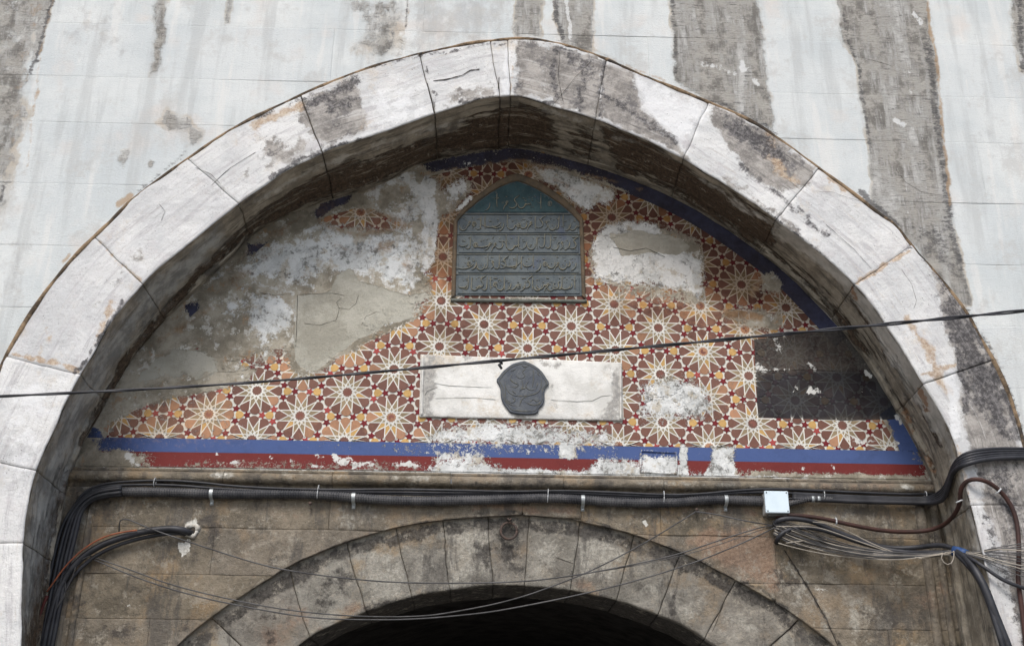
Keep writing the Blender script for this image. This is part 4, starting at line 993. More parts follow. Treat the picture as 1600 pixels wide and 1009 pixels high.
# cracks as real slivers
def crack(pts, Y, parent, w=.0022, name="crack", mat=None, seed=0):
    p = resample(PX(pts, Y), .008)
    p += np.stack([.0025 * fbm(p, 18, 3, seed), np.zeros(len(p)), .0025 * fbm(p + 9, 18, 3, seed)], 1)
    r = w * (.55 + .45 * np.abs(fbm(p, 14, 2, seed + 3)) * 2); r[0] = r[-1] = .0003
    return tube(name, p, r, mat or MAT_CRACK, parent, 6, flat=.35)

# ------------------------------------------------------------------ ledge moulding under the stripes
ledge = thing("ledge_moulding", "long weathered stone roll moulding below the painted stripes", "moulding", (QX, Y_TY, Z_LEDGE))
prof = [(.03, .0)] + [(-.010, .0), (-.012, -.004), (-.012, -.016), (-.004, -.019)]
for a in np.linspace(100, 262, 12): prof.append((-.004 + .034 * math.cos(math.radians(a)) * 1.0, -.046 + .030 * math.sin(math.radians(a))))
prof += [(-.002, -.080), (.004, -.088), (.004, -.108), (.03, -.11)]
prof = np.array(prof)
xe = [float(CL(Z_LEDGE)) - .02] + [float(P(x, 752, Y_TY)[0]) for x in (350, 520, 705, 880, 1036, 1230)] + [float(CR(Z_LEDGE)) + .02]
def ledge_attr(W):
    px, py = proj(W)
    return dict(pink=mask(px, py, [('p', [(1230, 750), (1400, 750), (1400, 775), (1230, 775)], 10, .4)]), light=mask(px, py, [('l', [(330, 742), (360, 742)], 5, .75, 5), ('l', [(620, 745), (700, 748)], 8, .55, 7), ('l', [(440, 738), (540, 744)], 8, .55, 6), ('l', [(1000, 755), (1150, 758)], 6, .5, 6), ('l', [(1410, 758), (1424, 762)], 4, .7, 5)]),
                dark=mask(px, py, [('l', [(120, 750), (1480, 768)], 6, .35, 8)]), white=mask(px, py, [('l', [(335, 741), (352, 741)], 3, .5, 4), ('l', [(1412, 760), (1422, 762)], 3, .7, 3)]))
for i in range(len(xe) - 1):
    L = xe[i + 1] - xe[i]
    xs = xe[i] + .001 + (L - .002) * dens(L, .014)
    V = np.zeros((len(xs), len(prof), 3)); V[..., 0] = xs[:, None]; V[..., 1] = Y_TY + prof[None, :, 0] + .002; V[..., 2] = Z_LEDGE + prof[None, :, 1]
    nrm = fbm(V, 9, 4, 60 + i) * .004 + fbm(V, 40, 2, i) * .0015
    V[..., 1] += nrm; V[..., 2] += nrm * .6
    V[0, :, 1] += .002; V[-1, :, 1] += .002
    W = np.concatenate([V[:1] + [0, .03, 0], V, V[-1:] + [0, .03, 0]])
    grid_mesh("moulding_stone", W, MAT_STONE, ledge, ledge_attr(W), flip=False)

# ------------------------------------------------------------------ lower wall
lw = thing("gateway_wall", "brown grimy sandstone wall between the moulding and the lower arch", "wall", (QX, Y_TY, 0))
LPINK = [('p', [(1095, 820), (1210, 825), (1215, 935), (1180, 915), (1120, 880), (1070, 850)], 10, .9), ('p', [(400, 790), (500, 785), (480, 820), (420, 830)], 16, .5), ('p', [(1030, 792), (1180, 790), (1190, 810), (1040, 800)], 10, .6), ('p', [(330, 960), (400, 920), (450, 1009), (340, 1009)], 20, .4),
         ('p', [(1290, 880), (1420, 890), (1400, 920), (1290, 900)], 15, .5), ('p', [(740, 785), (905, 790), (900, 803), (740, 800)], 8, .7), ('p', [(1400, 900), (1500, 900), (1500, 980), (1420, 960)], 18, .5)]
LLIGHT = [('p', [(520, 790), (600, 785), (620, 805), (560, 830), (520, 840)], 14, .52), ('p', [(1215, 860), (1240, 860), (1300, 960), (1320, 1009), (1270, 990), (1225, 930)], 12, .5), ('p', [(115, 790), (150, 800), (140, 830), (120, 830)], 9, .62), ('p', [(1270, 790), (1420, 790), (1420, 830), (1300, 830)], 20, .48), ('p', [(1280, 930), (1380, 920), (1420, 1009), (1320, 1009)], 20, .5), ('p', [(105, 850), (130, 840), (130, 880), (100, 900)], 8, .55)]
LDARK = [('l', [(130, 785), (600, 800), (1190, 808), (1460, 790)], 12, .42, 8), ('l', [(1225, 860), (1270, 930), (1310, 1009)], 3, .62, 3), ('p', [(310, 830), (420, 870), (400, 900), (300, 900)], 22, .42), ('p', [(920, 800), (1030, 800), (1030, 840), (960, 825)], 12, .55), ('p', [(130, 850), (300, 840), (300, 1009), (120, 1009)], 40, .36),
         ('l', [(297, 826), (303, 832)], 3, 1.0, 7), ('l', [(276, 1009), (400, 917), (518, 854), (686, 811), (800, 803), (935, 819), (1053, 858), (1200, 933), (1298, 1005)], 4, .58, 5), ('l', [(70, 900), (60, 1009)], 12, .7, 12)]  # long curved stroke paints the wall's overhang shadow along the lower arch
LWHT = [('p', [(292, 812), (308, 806), (312, 818), (306, 838), (297, 838), (303, 825), (288, 822)], 3, .85), ('p', [(282, 842), (299, 842), (296, 862), (282, 868)], 3, .85), ('l', [(1003, 812), (1007, 818)], 2, 1, 3), ('l', [(1278, 918), (1288, 922)], 3, .7, 4), ('l', [(200, 940), (215, 955)], 4, .4, 5)]
def lw_attr(px, py, W):
    px, py = warp(W, 8, 5)
    return dict(pink=mask(px, py, LPINK), light=mask(px, py, LLIGHT), dark=mask(px, py, LDARK), white=mask(px, py, LWHT))
zt = Z_LEDGE - .10
zl = [0, .6, 1.2, 1.75] + [float(P(800, y, Y_TY)[2]) for y in (1040, 975, 905, 832)] + [zt]
ea = float(Eap[0])
cuts = {7: [-1.2, -.72, -.28, .32, .74, 1.22, 1.62], 6: [-1.35, -.86, -.4, 1.28, 1.7], 5: [-1.1, -1.5, .9, 1.42], 4: [-1.3, 1.3]}
cuts[7] = [float(P(x, 800, Y_TY)[0]) for x in (515, 908, 1032, 1213)]
cuts[6] = [float(P(x, 870, Y_TY)[0]) for x in (330, 1213)]
cuts[5] = [float(P(x, 940, Y_TY)[0]) for x in (1213,)]
cuts[4] = [float(P(x, 1000, Y_TY)[0]) for x in (230, 1390)]
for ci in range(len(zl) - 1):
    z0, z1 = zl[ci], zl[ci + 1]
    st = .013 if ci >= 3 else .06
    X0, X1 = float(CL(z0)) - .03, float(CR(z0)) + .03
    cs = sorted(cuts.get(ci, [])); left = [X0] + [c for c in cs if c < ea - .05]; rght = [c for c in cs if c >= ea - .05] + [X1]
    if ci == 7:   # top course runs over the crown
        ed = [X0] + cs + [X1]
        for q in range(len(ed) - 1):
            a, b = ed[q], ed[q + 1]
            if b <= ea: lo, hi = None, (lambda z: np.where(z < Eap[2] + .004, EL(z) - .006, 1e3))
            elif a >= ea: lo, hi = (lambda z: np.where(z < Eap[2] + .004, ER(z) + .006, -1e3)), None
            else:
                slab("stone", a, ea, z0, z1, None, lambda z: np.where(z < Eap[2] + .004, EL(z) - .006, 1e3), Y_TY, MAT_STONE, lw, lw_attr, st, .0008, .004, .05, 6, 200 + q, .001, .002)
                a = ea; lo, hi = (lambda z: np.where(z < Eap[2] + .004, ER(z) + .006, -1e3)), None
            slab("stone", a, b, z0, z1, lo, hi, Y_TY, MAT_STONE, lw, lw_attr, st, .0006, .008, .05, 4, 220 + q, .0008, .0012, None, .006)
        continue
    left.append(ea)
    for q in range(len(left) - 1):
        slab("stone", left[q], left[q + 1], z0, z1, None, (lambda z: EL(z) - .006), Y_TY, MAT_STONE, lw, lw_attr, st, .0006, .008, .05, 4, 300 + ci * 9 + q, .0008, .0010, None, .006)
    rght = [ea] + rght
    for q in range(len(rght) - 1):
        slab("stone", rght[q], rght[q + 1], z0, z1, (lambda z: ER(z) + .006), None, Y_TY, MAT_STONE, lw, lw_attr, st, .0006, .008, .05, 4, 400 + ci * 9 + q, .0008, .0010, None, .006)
core("wall_core", lambda z: np.where(z < Eap[2] + .01, ER(z) + .02, ea), lambda z: np.where(z < Eap[2] + .01, EL(z) - .02, ea), float(CL(0)) - .03, float(CR(0)) + .03, 0, zt + .05, Y_TY + .012, MAT_MORTAR, lw)
# fluted strips at both ends
def flute(px0, py0, r, Yc=Y_TY):
    w = P(px0, py0, Yc)
    zs = np.arange(.0, zt - .012, .03)
    p = np.stack([np.full(len(zs), w[0]), np.full(len(zs), Yc + .002), zs], 1)
    p += np.stack([.002 * fbm(p, 3, 2, 3), .003 * fbm(p, 3, 2, 4), 0 * zs], 1)
    V, F_ = tube_geo(p, r * (1 + .12 * fbm(p, 6, 3, 6)), 12)
    px, py = proj(V)
    new_mesh("fluted_strip", V, F_, MAT_STONE, lw, lw_attr(px, py, V))
for a, b, r in ((106, 900, .022), (126, 900, .018), (1452, 900, .026), (1474, 900, .020), (1492, 900, .022)): flute(a, b, r)

# ------------------------------------------------------------------ lower arch
ia = thing("lower_arch", "lower pointed stone arch with dark opening beneath the wires", "arch", (ea, Y_TY, 1.9))
zq = 1.95; Q2 = np.array([ea, zq])
aE, aF = Arc(cE, Q2), Arc(cF, Q2)
YI = Y_TY + .028
JE = [(330, 965), (450, 886), (540, 846), (618, 823), (690, 810), (762, 804), (828, 804), (908, 812), (992, 835), (1066, 863), (1150, 905), (1250, 966)]
JF = [(420, 1050), (484, 995), (572, 954), (642, 932), (702, 921), (770, 914), (820, 914), (890, 922), (962, 937), (1030, 959), (1104, 998), (1165, 1045)]
tE = [jang(aE, p, Y_TY) for p in JE]; tF = [jang(aF, p, YI) for p in JF]
tE = [aE.th[0] + 1e-3] + tE + [aE.th[-1] - 1e-3]; tF = [aF.th[0] + 1e-3] + tF + [aF.th[-1] - 1e-3]
ILIGHT = [('p', [(550, 868), (630, 850), (645, 930), (580, 945)], 10, .66), ('p', [(690, 828), (762, 822), (768, 900), (702, 915)], 8, .85), ('p', [(908, 835), (985, 850), (960, 910), (900, 900)], 10, .85), ('p', [(828, 830), (900, 838), (890, 905), (825, 905)], 14, .55),
          ('p', [(1010, 880), (1110, 930), (1090, 980), (990, 935)], 16, .55), ('p', [(640, 860), (690, 850), (700, 915), (650, 925)], 12, .52), ('p', [(1110, 930), (1180, 950), (1200, 1009), (1110, 1009)], 16, .52), ('l', [(490, 872), (500, 876)], 3, .8, 4), ('l', [(525, 878), (532, 880)], 2, .8, 3)]
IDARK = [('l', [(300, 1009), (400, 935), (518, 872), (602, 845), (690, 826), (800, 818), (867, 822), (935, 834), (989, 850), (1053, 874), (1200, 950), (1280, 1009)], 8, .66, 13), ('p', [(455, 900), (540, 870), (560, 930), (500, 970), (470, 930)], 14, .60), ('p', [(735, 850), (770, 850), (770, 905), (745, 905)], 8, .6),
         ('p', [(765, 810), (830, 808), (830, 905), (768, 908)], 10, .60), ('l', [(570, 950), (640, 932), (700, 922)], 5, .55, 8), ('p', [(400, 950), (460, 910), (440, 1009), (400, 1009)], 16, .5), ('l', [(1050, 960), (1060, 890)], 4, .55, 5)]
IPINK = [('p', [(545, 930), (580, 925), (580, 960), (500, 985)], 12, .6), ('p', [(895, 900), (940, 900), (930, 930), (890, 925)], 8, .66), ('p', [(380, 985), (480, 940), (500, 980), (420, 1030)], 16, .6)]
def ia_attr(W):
    px, py = warp(W, 8, 4); sf = np.clip((W[..., 1] - YI - .008) / .03, 0, 1); return dict(light=mask(px, py, ILIGHT) * (1 - sf), dark=np.maximum(mask(px, py, IDARK), sf), pink=mask(px, py, IPINK), white=mask(px, py, []))  # sf turns the whole underside dark, shade put into the colour
def inner_profile(t1, t2, seed, nf=26, ns=16, D_=.36):
    xo, zo = aE(t1); xf, zf = aF(t2); n = len(t1)
    xo = xo + 0; V = []; D = []
    rad = np.stack([xf - Q2[0], np.zeros(n), zf - Q2[1]], 1); rad /= np.linalg.norm(rad, axis=1)[:, None]
    yd = np.tile([0, 1.0, 0], (n, 1))
    V.append(np.stack([xo, np.full(n, YI + .04), zo], 1) + rad * .03); D.append(yd)
    V.append(np.stack([xo, np.full(n, YI), zo], 1) + rad * .03); D.append(yd)
    for s in np.r_[0, np.linspace(0, 1, nf)[1:-1], .99, 1]:
        V.append(np.stack([xo + (xf - xo) * s, np.full(n, YI + (.004 if s == 1 else 0)), zo + (zf - zo) * s], 1)); D.append(yd)
    for s in np.r_[.012, np.linspace(0, 1, ns)[1:]]:
        V.append(np.stack([xf, np.full(n, YI + .004 + D_ * s), zf], 1)); D.append(rad)
    V = np.stack(V, 1); D = np.stack(D, 1)
    V = V + D * (.0055 * fbm(V, 7, 4, seed) + .002 * fbm(V, 40, 2, seed))[..., None]
    Vw = V.copy(); V[..., 0] += .012 * fbm(Vw, 7, 3, 911); V[..., 2] += .006 * fbm(Vw, 7, 3, 912)
    return V, D
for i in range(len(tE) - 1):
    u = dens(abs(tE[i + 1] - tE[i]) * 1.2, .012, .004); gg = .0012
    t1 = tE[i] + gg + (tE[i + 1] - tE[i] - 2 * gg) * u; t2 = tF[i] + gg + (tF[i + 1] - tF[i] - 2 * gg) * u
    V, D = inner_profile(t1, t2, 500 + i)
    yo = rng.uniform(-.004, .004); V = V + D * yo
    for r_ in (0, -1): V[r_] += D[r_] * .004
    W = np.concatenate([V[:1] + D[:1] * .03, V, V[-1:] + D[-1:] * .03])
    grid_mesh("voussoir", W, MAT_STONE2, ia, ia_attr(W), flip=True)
t_ = np.linspace(0, 1, 120)
V, D = inner_profile(tE[0] + (tE[-1] - tE[0]) * t_, tF[0] + (tF[-1] - tF[0]) * t_, 9)
grid_mesh("mortar_bed", (V + D * .014)[:, 1:], MAT_MORTAR, ia, flip=True)
for i_, tsel in ((0, (tE[0], tF[0])), (1, (tE[-1], tF[-1]))):
    Vp, Dp = inner_profile(np.array([tsel[0]] * 2), np.array([tsel[1]] * 2), 5, nf=6, ns=6)
    zl_top = float(min(Vp[0][:, 2].min(), 2.2))
    zr = np.array([0.02, .7, 1.4, zl_top]); 
    for q in range(3):
        z2 = np.linspace(zr[q] + .002, zr[q + 1] - .002, 4)
        W = np.repeat(Vp[:1], 4, 0).copy(); W[..., 2] = z2[:, None]
        if q == 2: W[-1, :, 2] = Vp[0][:, 2]
        grid_mesh("jamb_stone", W, MAT_STONE2, ia, ia_attr(W), flip=(i_ == 0))
# passage behind the opening, its shade put into a near-black stone colour
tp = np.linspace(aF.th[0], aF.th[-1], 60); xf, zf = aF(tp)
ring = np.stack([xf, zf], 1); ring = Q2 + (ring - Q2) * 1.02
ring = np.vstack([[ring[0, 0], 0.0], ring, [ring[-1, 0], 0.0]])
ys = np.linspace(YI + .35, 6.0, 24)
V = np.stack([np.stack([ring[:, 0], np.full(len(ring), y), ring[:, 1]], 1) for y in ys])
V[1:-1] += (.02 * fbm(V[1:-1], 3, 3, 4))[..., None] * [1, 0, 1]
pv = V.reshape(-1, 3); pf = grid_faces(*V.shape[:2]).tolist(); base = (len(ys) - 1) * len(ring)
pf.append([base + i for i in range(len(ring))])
new_mesh("passage_vault", pv, pf, MAT_VSHADE, None, kind='structure')

# ------------------------------------------------------------------ inscribed plaque
pq = thing("inscribed_plaque", "blue-green pointed plaque with five rows of raised Arabic-script writing", "plaque", tuple(P(810, 466, Y_TY)))
outer = [(705, 466), (707, 400), (709, 345), (722, 328), (742, 309), (760, 295), (778, 283), (795, 275), (808, 272), (822, 276), (843, 285), (862, 297), (882, 311), (898, 326), (911, 342), (913, 400), (915, 468)]
inner = [(712, 461), (713.5, 400), (715, 346), (727, 332), (747, 315), (764, 303), (780, 293), (796, 286), (808, 283), (821, 287), (840, 296), (858, 307), (877, 320), (892, 333), (905, 347), (907, 400), (909, 462)]
def xz(pts, Y): w = PX(pts, Y); return np.stack([w[:, 0], w[:, 2]], 1)
Yp = Y_TY - .006
of, inf = xz(outer, Yp), xz(inner, Yp)
n = len(of)
rings = [(of, Y_TY + .004), (of, Yp - .006), (of * .7 + inf * .3, Yp - .011), (of * .25 + inf * .75, Yp - .010), (inf, Yp - .004), (inf, Y_TY + .002)]
V = np.stack([np.stack([q[:, 0], np.full(n, y), q[:, 1]], 1) for q, y in rings])
Vd = np.stack([resample(r, n=150) for r in V]); Vd[1:4, :, 1] += .003 * fbm(Vd[1:4], 14, 3, 2)
grid_mesh("frame", Vd, MAT_PFRAME, pq)
Vb, Fb = prism_geo(inf, Yp + .001, Y_TY + .003)
new_mesh("back_plate", Vb, Fb, MAT_PLAQ, pq, {'px_h': np.zeros(len(Vb))}, smooth=False)
rows_y = [(284, 332, 1), (337, 364, 0), (368, 395, 0), (399, 426, 0), (430, 459, 0)]
def row_edge(y, side):
    iy = np.array(inner)
    L = iy[:9][::-1]; R = iy[8:]
    return np.interp(y, L[:, 1], L[:, 0]) if side < 0 else np.interp(y, R[:, 1], R[:, 0])
for (y0, y1, gable) in rows_y:
    yy = np.linspace(y0, y1, 7)
    l = [(row_edge(y, -1) + 3, y) for y in yy]; r = [(row_edge(y, 1) - 3, y) for y in yy][::-1]
    poly = xz(l[::-1] + r[::-1] if False else l + r, Yp)
    Vb, Fb = prism_geo(poly, Yp - .0035, Yp + .002, .0015)
    new_mesh("text_panel", Vb, Fb, MAT_PLAQ, pq, {'px_h': np.full(len(Vb), float(gable))}, smooth=False)
for yb in (334.5, 366, 397, 428):
    p = resample(PX([(row_edge(yb, -1), yb), (row_edge(yb, 1), yb)], Yp - .003), .01); p[:, 2] += .0008 * fbm(p, 20, 2, int(yb))
    tube("divider", p, .0022, MAT_PTEXT, pq, 6)
p = resample(PX([(704, 468), (917, 470)], Y_TY - .012), .02)
p[:, 1] += .008; Vt, Ft = tube_geo(p, .011 + .003 * fbm(p, 12, 3, 3), 10); new_mesh("sill", Vt, Ft, MAT_PSILL, pq)
# calligraphic strokes: a small alphabet of pen forms, y up, unit = row height
GL = {
 'alef': [[(0, .95), (-.03, .5), (0, .08)]],
 'lam': [[(.1, 1.0), (.08, .5), (.05, .15), (-.12, .05), (-.3, .18)]],
 'nun': [[(.3, .42), (.27, .16), (.05, 0), (-.2, .08), (-.28, .36)], [(.02, .33), (.04, .35)]],
 'sin': [[(.5, .4), (.42, .22), (.34, .38), (.25, .2), (.16, .38), (.08, .12), (-.15, 0), (-.38, .12), (-.42, .36)]],
 'kash': [[(.75, .42), (.5, .2), (.1, .1), (-.35, .13), (-.65, .3)]],
 're': [[(.12, .45), (.1, .2), (-.08, 0), (-.25, -.05)]],
 'dal': [[(.05, .5), (.15, .25), (.0, .12), (-.15, .14)]],
 'mim': [[(.1, .35), (.18, .48), (.05, .52), (0, .36), (.1, .3), (-.1, .22), (-.18, -.05)]],
 'he': [[(.15, .3), (.1, .5), (-.1, .48), (-.14, .28), (0, .18), (.14, .28)], [(0, .48), (-.02, .2)]],
 'kaf': [[(.35, .95), (-.1, .68), (.15, .45), (.1, .2), (-.2, .1), (-.4, .2)]],
 'ye': [[(.3, .55), (.1, .5), (.2, .3), (.1, .08), (-.15, .02), (-.35, .2)]],
 'waw': [[(.1, .42), (.02, .54), (-.06, .42), (.06, .34), (.08, .15), (-.12, -.02)]],
 'be': [[(.3, .35), (.25, .18), (-.2, .14), (-.32, .32)], [(0, -.02), (.02, 0)]],
 'dots': [[(-.05, .1), (-.03, .12)], [(.07, .1), (.09, .12)]],
 'tick': [[(-.08, .12), (0, .02), (.08, .1)]],
 'slant': [[(-.1, 0), (.1, .12)]],
}
ROWS = [
 ['he', 'alef', 'dots', 'sin', 'kaf', 'mim', 'alef', 're'],
 ['sin', 're', 'alef', 'lam', 'nun', 'waw', 'kaf', 'alef', 'mim', 'ye', 'he', 'sin', 'alef', 're', 'be', 'kash', 'alef', 'lam', 'he', 'mim', 'nun'],
 ['kaf', 're', 'waw', 'ye', 'lam', 'lam', 'alef', 'nun', 're', 'alef', 'sin', 'alef', 'ye', 'mim', 're', 'kash', 'he', 'lam', 'be'],
 ['re', 'dal', 'nun', 'mim', 'nun', 'he', 're', 'alef', 'be', 'alef', 'lam', 'kash', 'kaf', 'lam', 'waw', 'lam', 'nun', 're', 'he', 'kash'],
 ['alef', 'dal', 'be', 'lam', 'ye', 'ye', 'mim', 'sin', 'nun', 'alef', 'kaf', 're', 'he', 'sin', 're', 'alef', 'nun', 'he', 'alef', 'lam', 'kaf', 'sin', 'alef', 'lam', 'be'],
]
def stroke(pts, wpx, Yt, flat=.5):
    p = smooth_path(PX(pts, Yt), 2); L = np.linalg.norm(np.diff(p, axis=0), axis=1).sum()
    p = resample(p, n=max(4, int(L / .004))); t = np.linspace(0, 1, len(p))
    r = wpx * (.55 + .6 * np.sin(np.pi * np.clip(t * 1.05, 0, 1)) ** .8)
    return tube_geo(p, r, 6, flat)
for ri, (y0, y1, gable) in enumerate(rows_y):
    geo = []
    seq = ROWS[ri]
    xl, xr = (756, 866) if gable else (719, 902)
    yb0 = y1 - 4; hgt = 22 if gable else 21
    n_ = len(seq)
    for gi, gname in enumerate(seq):
        cx = xr - (gi + .5) * (xr - xl) / n_
        tilt = math.sin(gi * 1.9 + ri) * 3
        for st_i in GL[gname]:
            pts = [(cx + a * 15 * 1.45, yb0 - 1 + tilt * .5 - b * hgt * 1.12) for a, b in st_i]
            geo.append(stroke(pts, .0031, Yp - .0066, .9))
        if gi % 3 != 1:
            nm = random.choice(['dots', 'tick', 'slant', 'dots'])
            oy = random.choice([hgt * .78, hgt * .62, hgt * .9]) 
            for st_i in GL[nm]:
                geo.append(stroke([(cx + a * 15 + random.uniform(-3, 3), yb0 - oy - b * 12) for a, b in st_i], .0023, Yp - .0058, .8))
    for dd in range(14 if gable else 40):
        cx = random.uniform(xl + 3, xr - 3); cy = random.uniform(y0 + (14 if gable else 3), y1 - 6)
        geo.append(stroke([(cx, cy), (cx + 2.5, cy + random.uniform(-2, 2))], .0018, Yp - .005, .8))
    Vg, Fg = join_geo(geo)
    new_mesh("lettering", Vg, Fg, MAT_PTEXT, pq, kind="stuff")

# ------------------------------------------------------------------ marble panel with medallion
mp = thing("marble_slab", "long white marble slab below the plaque, cracked, in the star pattern", "slab", tuple(P(815, 655, Y_TY)))
pan = [(657, 553), (972, 566), (973, 657), (655, 651)]
pw = PX(pan, Y_TY - .012)
u = dens(1, .012, .004); v = dens(.3, .03, .012)
UU, VV = np.meshgrid(u, v)
V = ((1 - UU) * (1 - VV))[..., None] * pw[0] + (UU * (1 - VV))[..., None] * pw[1] + (UU * VV)[..., None] * pw[2] + ((1 - UU) * VV)[..., None] * pw[3]
V[..., 1] = Y_TY - .012 + .0018 * fbm(V, 7, 3, 31)
V[0, :, 1] += .003; V[-1, :, 1] += .003; V[:, 0, 1] += .003; V[:, -1, 1] += .003
W = np.pad(V, ((1, 1), (1, 1), (0, 0)), mode='edge')
W[0, :, 1] = W[-1, :, 1] = Y_TY + .008; W[:, 0, 1] = W[:, -1, 1] = Y_TY + .008
ppx, ppy = proj(W)
PST = [('p', [(655, 550), (700, 552), (690, 575), (670, 650), (655, 652)], 8, .72), ('p', [(945, 575), (975, 565), (975, 660), (930, 655), (955, 620)], 7, .80), ('l', [(665, 652), (720, 656), (970, 660)], 4, .66, 5), ('p', [(840, 560), (880, 565), (870, 580), (845, 575)], 6, .6), ('l', [(700, 560), (780, 560)], 5, .45, 6), ('l', [(665, 616), (775, 620)], 10, .35, 8), ('l', [(808, 648), (818, 656)], 3, .8, 6), ('l', [(862, 600), (870, 640)], 4, .4, 5)]
grid_mesh("slab_body", W, MAT_PANEL, mp, dict(stain=mask(ppx, ppy, PST)), flip=True)
for pts_, rr in (([(661, 556), (660, 600), (659, 648)], .0065), ([(969, 570), (970, 620), (970, 655)], .005)):
    p = resample(PX(pts_, Y_TY - .014), .01); Vt, Ft = tube_geo(p, rr * (1 + .15 * fbm(p, 20, 2, 1)), 8)
    new_mesh("raised_border", Vt, Ft, MAT_PANEL, mp, dict(stain=np.full(len(Vt), .35)))
for q, pts_ in enumerate(([(677, 598), (700, 602), (730, 604), (770, 605)], [(680, 622), (740, 621), (775, 624)], [(860, 624), (900, 627), (925, 626), (940, 619), (955, 617)], [(664, 618), (668, 610), (680, 606)])):
    crack(pts_, Y_TY - .0142, mp, .0013, seed=q, mat=MAT_PSILL)
md = thing("medallion", "small lobed dark grey medallion with script relief on the white slab", "medallion", tuple(P(817, 650, Y_TY - .02)))
mo = [(819, 564), (827, 567), (835, 571), (842, 576), (848, 582), (853, 590), (859, 599), (853, 605), (850, 612), (851, 625), (848, 633), (841, 639), (841, 644), (836, 647), (824, 648), (808, 647), (797, 645), (793, 639), (785, 629), (782, 618), (782, 606), (779, 600), (775, 594), (780, 588), (785, 581), (792, 575), (800, 569), (810, 566)]
mo_w = smooth_path(np.vstack([xz(mo, Y_TY - .02), xz(mo[:1], Y_TY - .02)]), 1)[:-1]
Vb, Fb = prism_geo(mo_w, Y_TY - .028, Y_TY - .009, .004)
new_mesh("plate", Vb, Fb, MAT_MEDAL, md, smooth=False)
ctr = mo_w.mean(0); rim = ctr + (mo_w - ctr) * .90; rim = np.vstack([rim, rim[:1]])
Vt, Ft = tube_geo(resample(np.stack([rim[:, 0], np.full(len(rim), Y_TY - .0285), rim[:, 1]], 1), .006), .0022, 6); new_mesh("rim", Vt, Ft, MAT_MEDREL, md)
SCR_ = [[(846, 592), (846, 605), (840, 614), (825, 618), (808, 619), (795, 614), (790, 604)], [(833, 578), (834, 590), (832, 604)], [(822, 576), (815, 580), (822, 588), (812, 592), (806, 586)], [(800, 585), (796, 592), (803, 598), (811, 600), (806, 606), (798, 603)],
        [(789, 595), (790, 608), (789, 622), (795, 631), (808, 635)], [(812, 634), (815, 622), (825, 619)], [(800, 620), (806, 625), (799, 630), (793, 625)], [(828, 628), (833, 622), (838, 628), (843, 624)], [(820, 627), (828, 632), (838, 633), (844, 628)],
        [(803, 640), (815, 642), (830, 641)], [(826, 595), (820, 603), (828, 610), (836, 608)], [(815, 570), (820, 574), (826, 571)], [(843, 587), (839, 582), (845, 580)], [(812, 608), (822, 606)], [(806, 576), (798, 580)], [(815, 594), (818, 603), (812, 611)], [(800, 610), (806, 615)], [(840, 598), (838, 606)]]
Vg, Fg = join_geo([stroke(s, .0030, Y_TY - .0285, .6) for s in SCR_]); new_mesh("script_relief", Vg, Fg, MAT_MEDREL, md, kind="stuff")

# tympanum cracks
for q, (pts_, w) in enumerate([([(465, 460), (464, 500), (462, 540), (466, 565)], .0016), ([(466, 460), (520, 458), (538, 462)], .0012), ([(475, 505), (500, 508), (525, 500), (530, 482), (526, 472), (534, 465)], .0012), ([(528, 480), (545, 484), (556, 474), (560, 460)], .0013), ([(565, 508), (572, 494), (590, 486)], .0011),
                        ([(1186, 580), (1260, 577), (1310, 580), (1352, 586)], .0018), ([(635, 455), (645, 470), (658, 480)], .0011), ([(395, 455), (430, 462), (458, 458)], .002), ([(950, 385), (985, 392), (1010, 388), (1040, 402)], .0016)]):
    crack(pts_, Y_TY - .001, tym, w, seed=20 + q)
for q, (pts_, w) in enumerate([([(676, 127), (700, 124), (722, 118), (735, 110), (750, 108)], .0035), ([(600, 150), (640, 152), (668, 145)], .0012), ([(330, 290), (360, 262), (400, 238)], .0015), ([(345, 288), (330, 272), (305, 262)], .0012), ([(1360, 320), (1300, 300), (1280, 300)], .001), ([(1290, 350), (1335, 390), (1362, 420)], .0012),
                        ([(1408, 420), (1425, 445), (1432, 470), (1428, 482)], .0012), ([(248, 318), (258, 330), (252, 345)], .0014), ([(1000, 200), (1040, 205), (1060, 215)], .0012), ([(780, 120), (779, 140)], .0035), ([(667, 130), (676, 165), (679, 178)], .0045), ([(860, 170), (900, 120), (925, 95)], .0015), ([(875, 80), (872, 120), (880, 160)], .0014)]):
    crack(pts_, -.0125, arch, w, seed=60 + q)
for q, (pts_, w) in enumerate([([(1330, 88), (1345, 90), (1370, 96), (1395, 104)], .0013), ([(1400, 265), (1415, 285), (1440, 300), (1470, 305)], .0010)]):
    crack(pts_, -.0012, wall, w, seed=90 + q)
for q, (pts_, w) in enumerate([([(868, 870), (885, 876), (897, 880)], .0012), ([(1130, 945), (1118, 975), (1106, 1000)], .0016), ([(1225, 858), (1262, 915), (1290, 965), (1310, 1009)], .0035)]):
    crack(pts_, YI - .004 if q < 2 else Y_TY - .003, ia if q < 2 else lw, w, seed=110 + q)
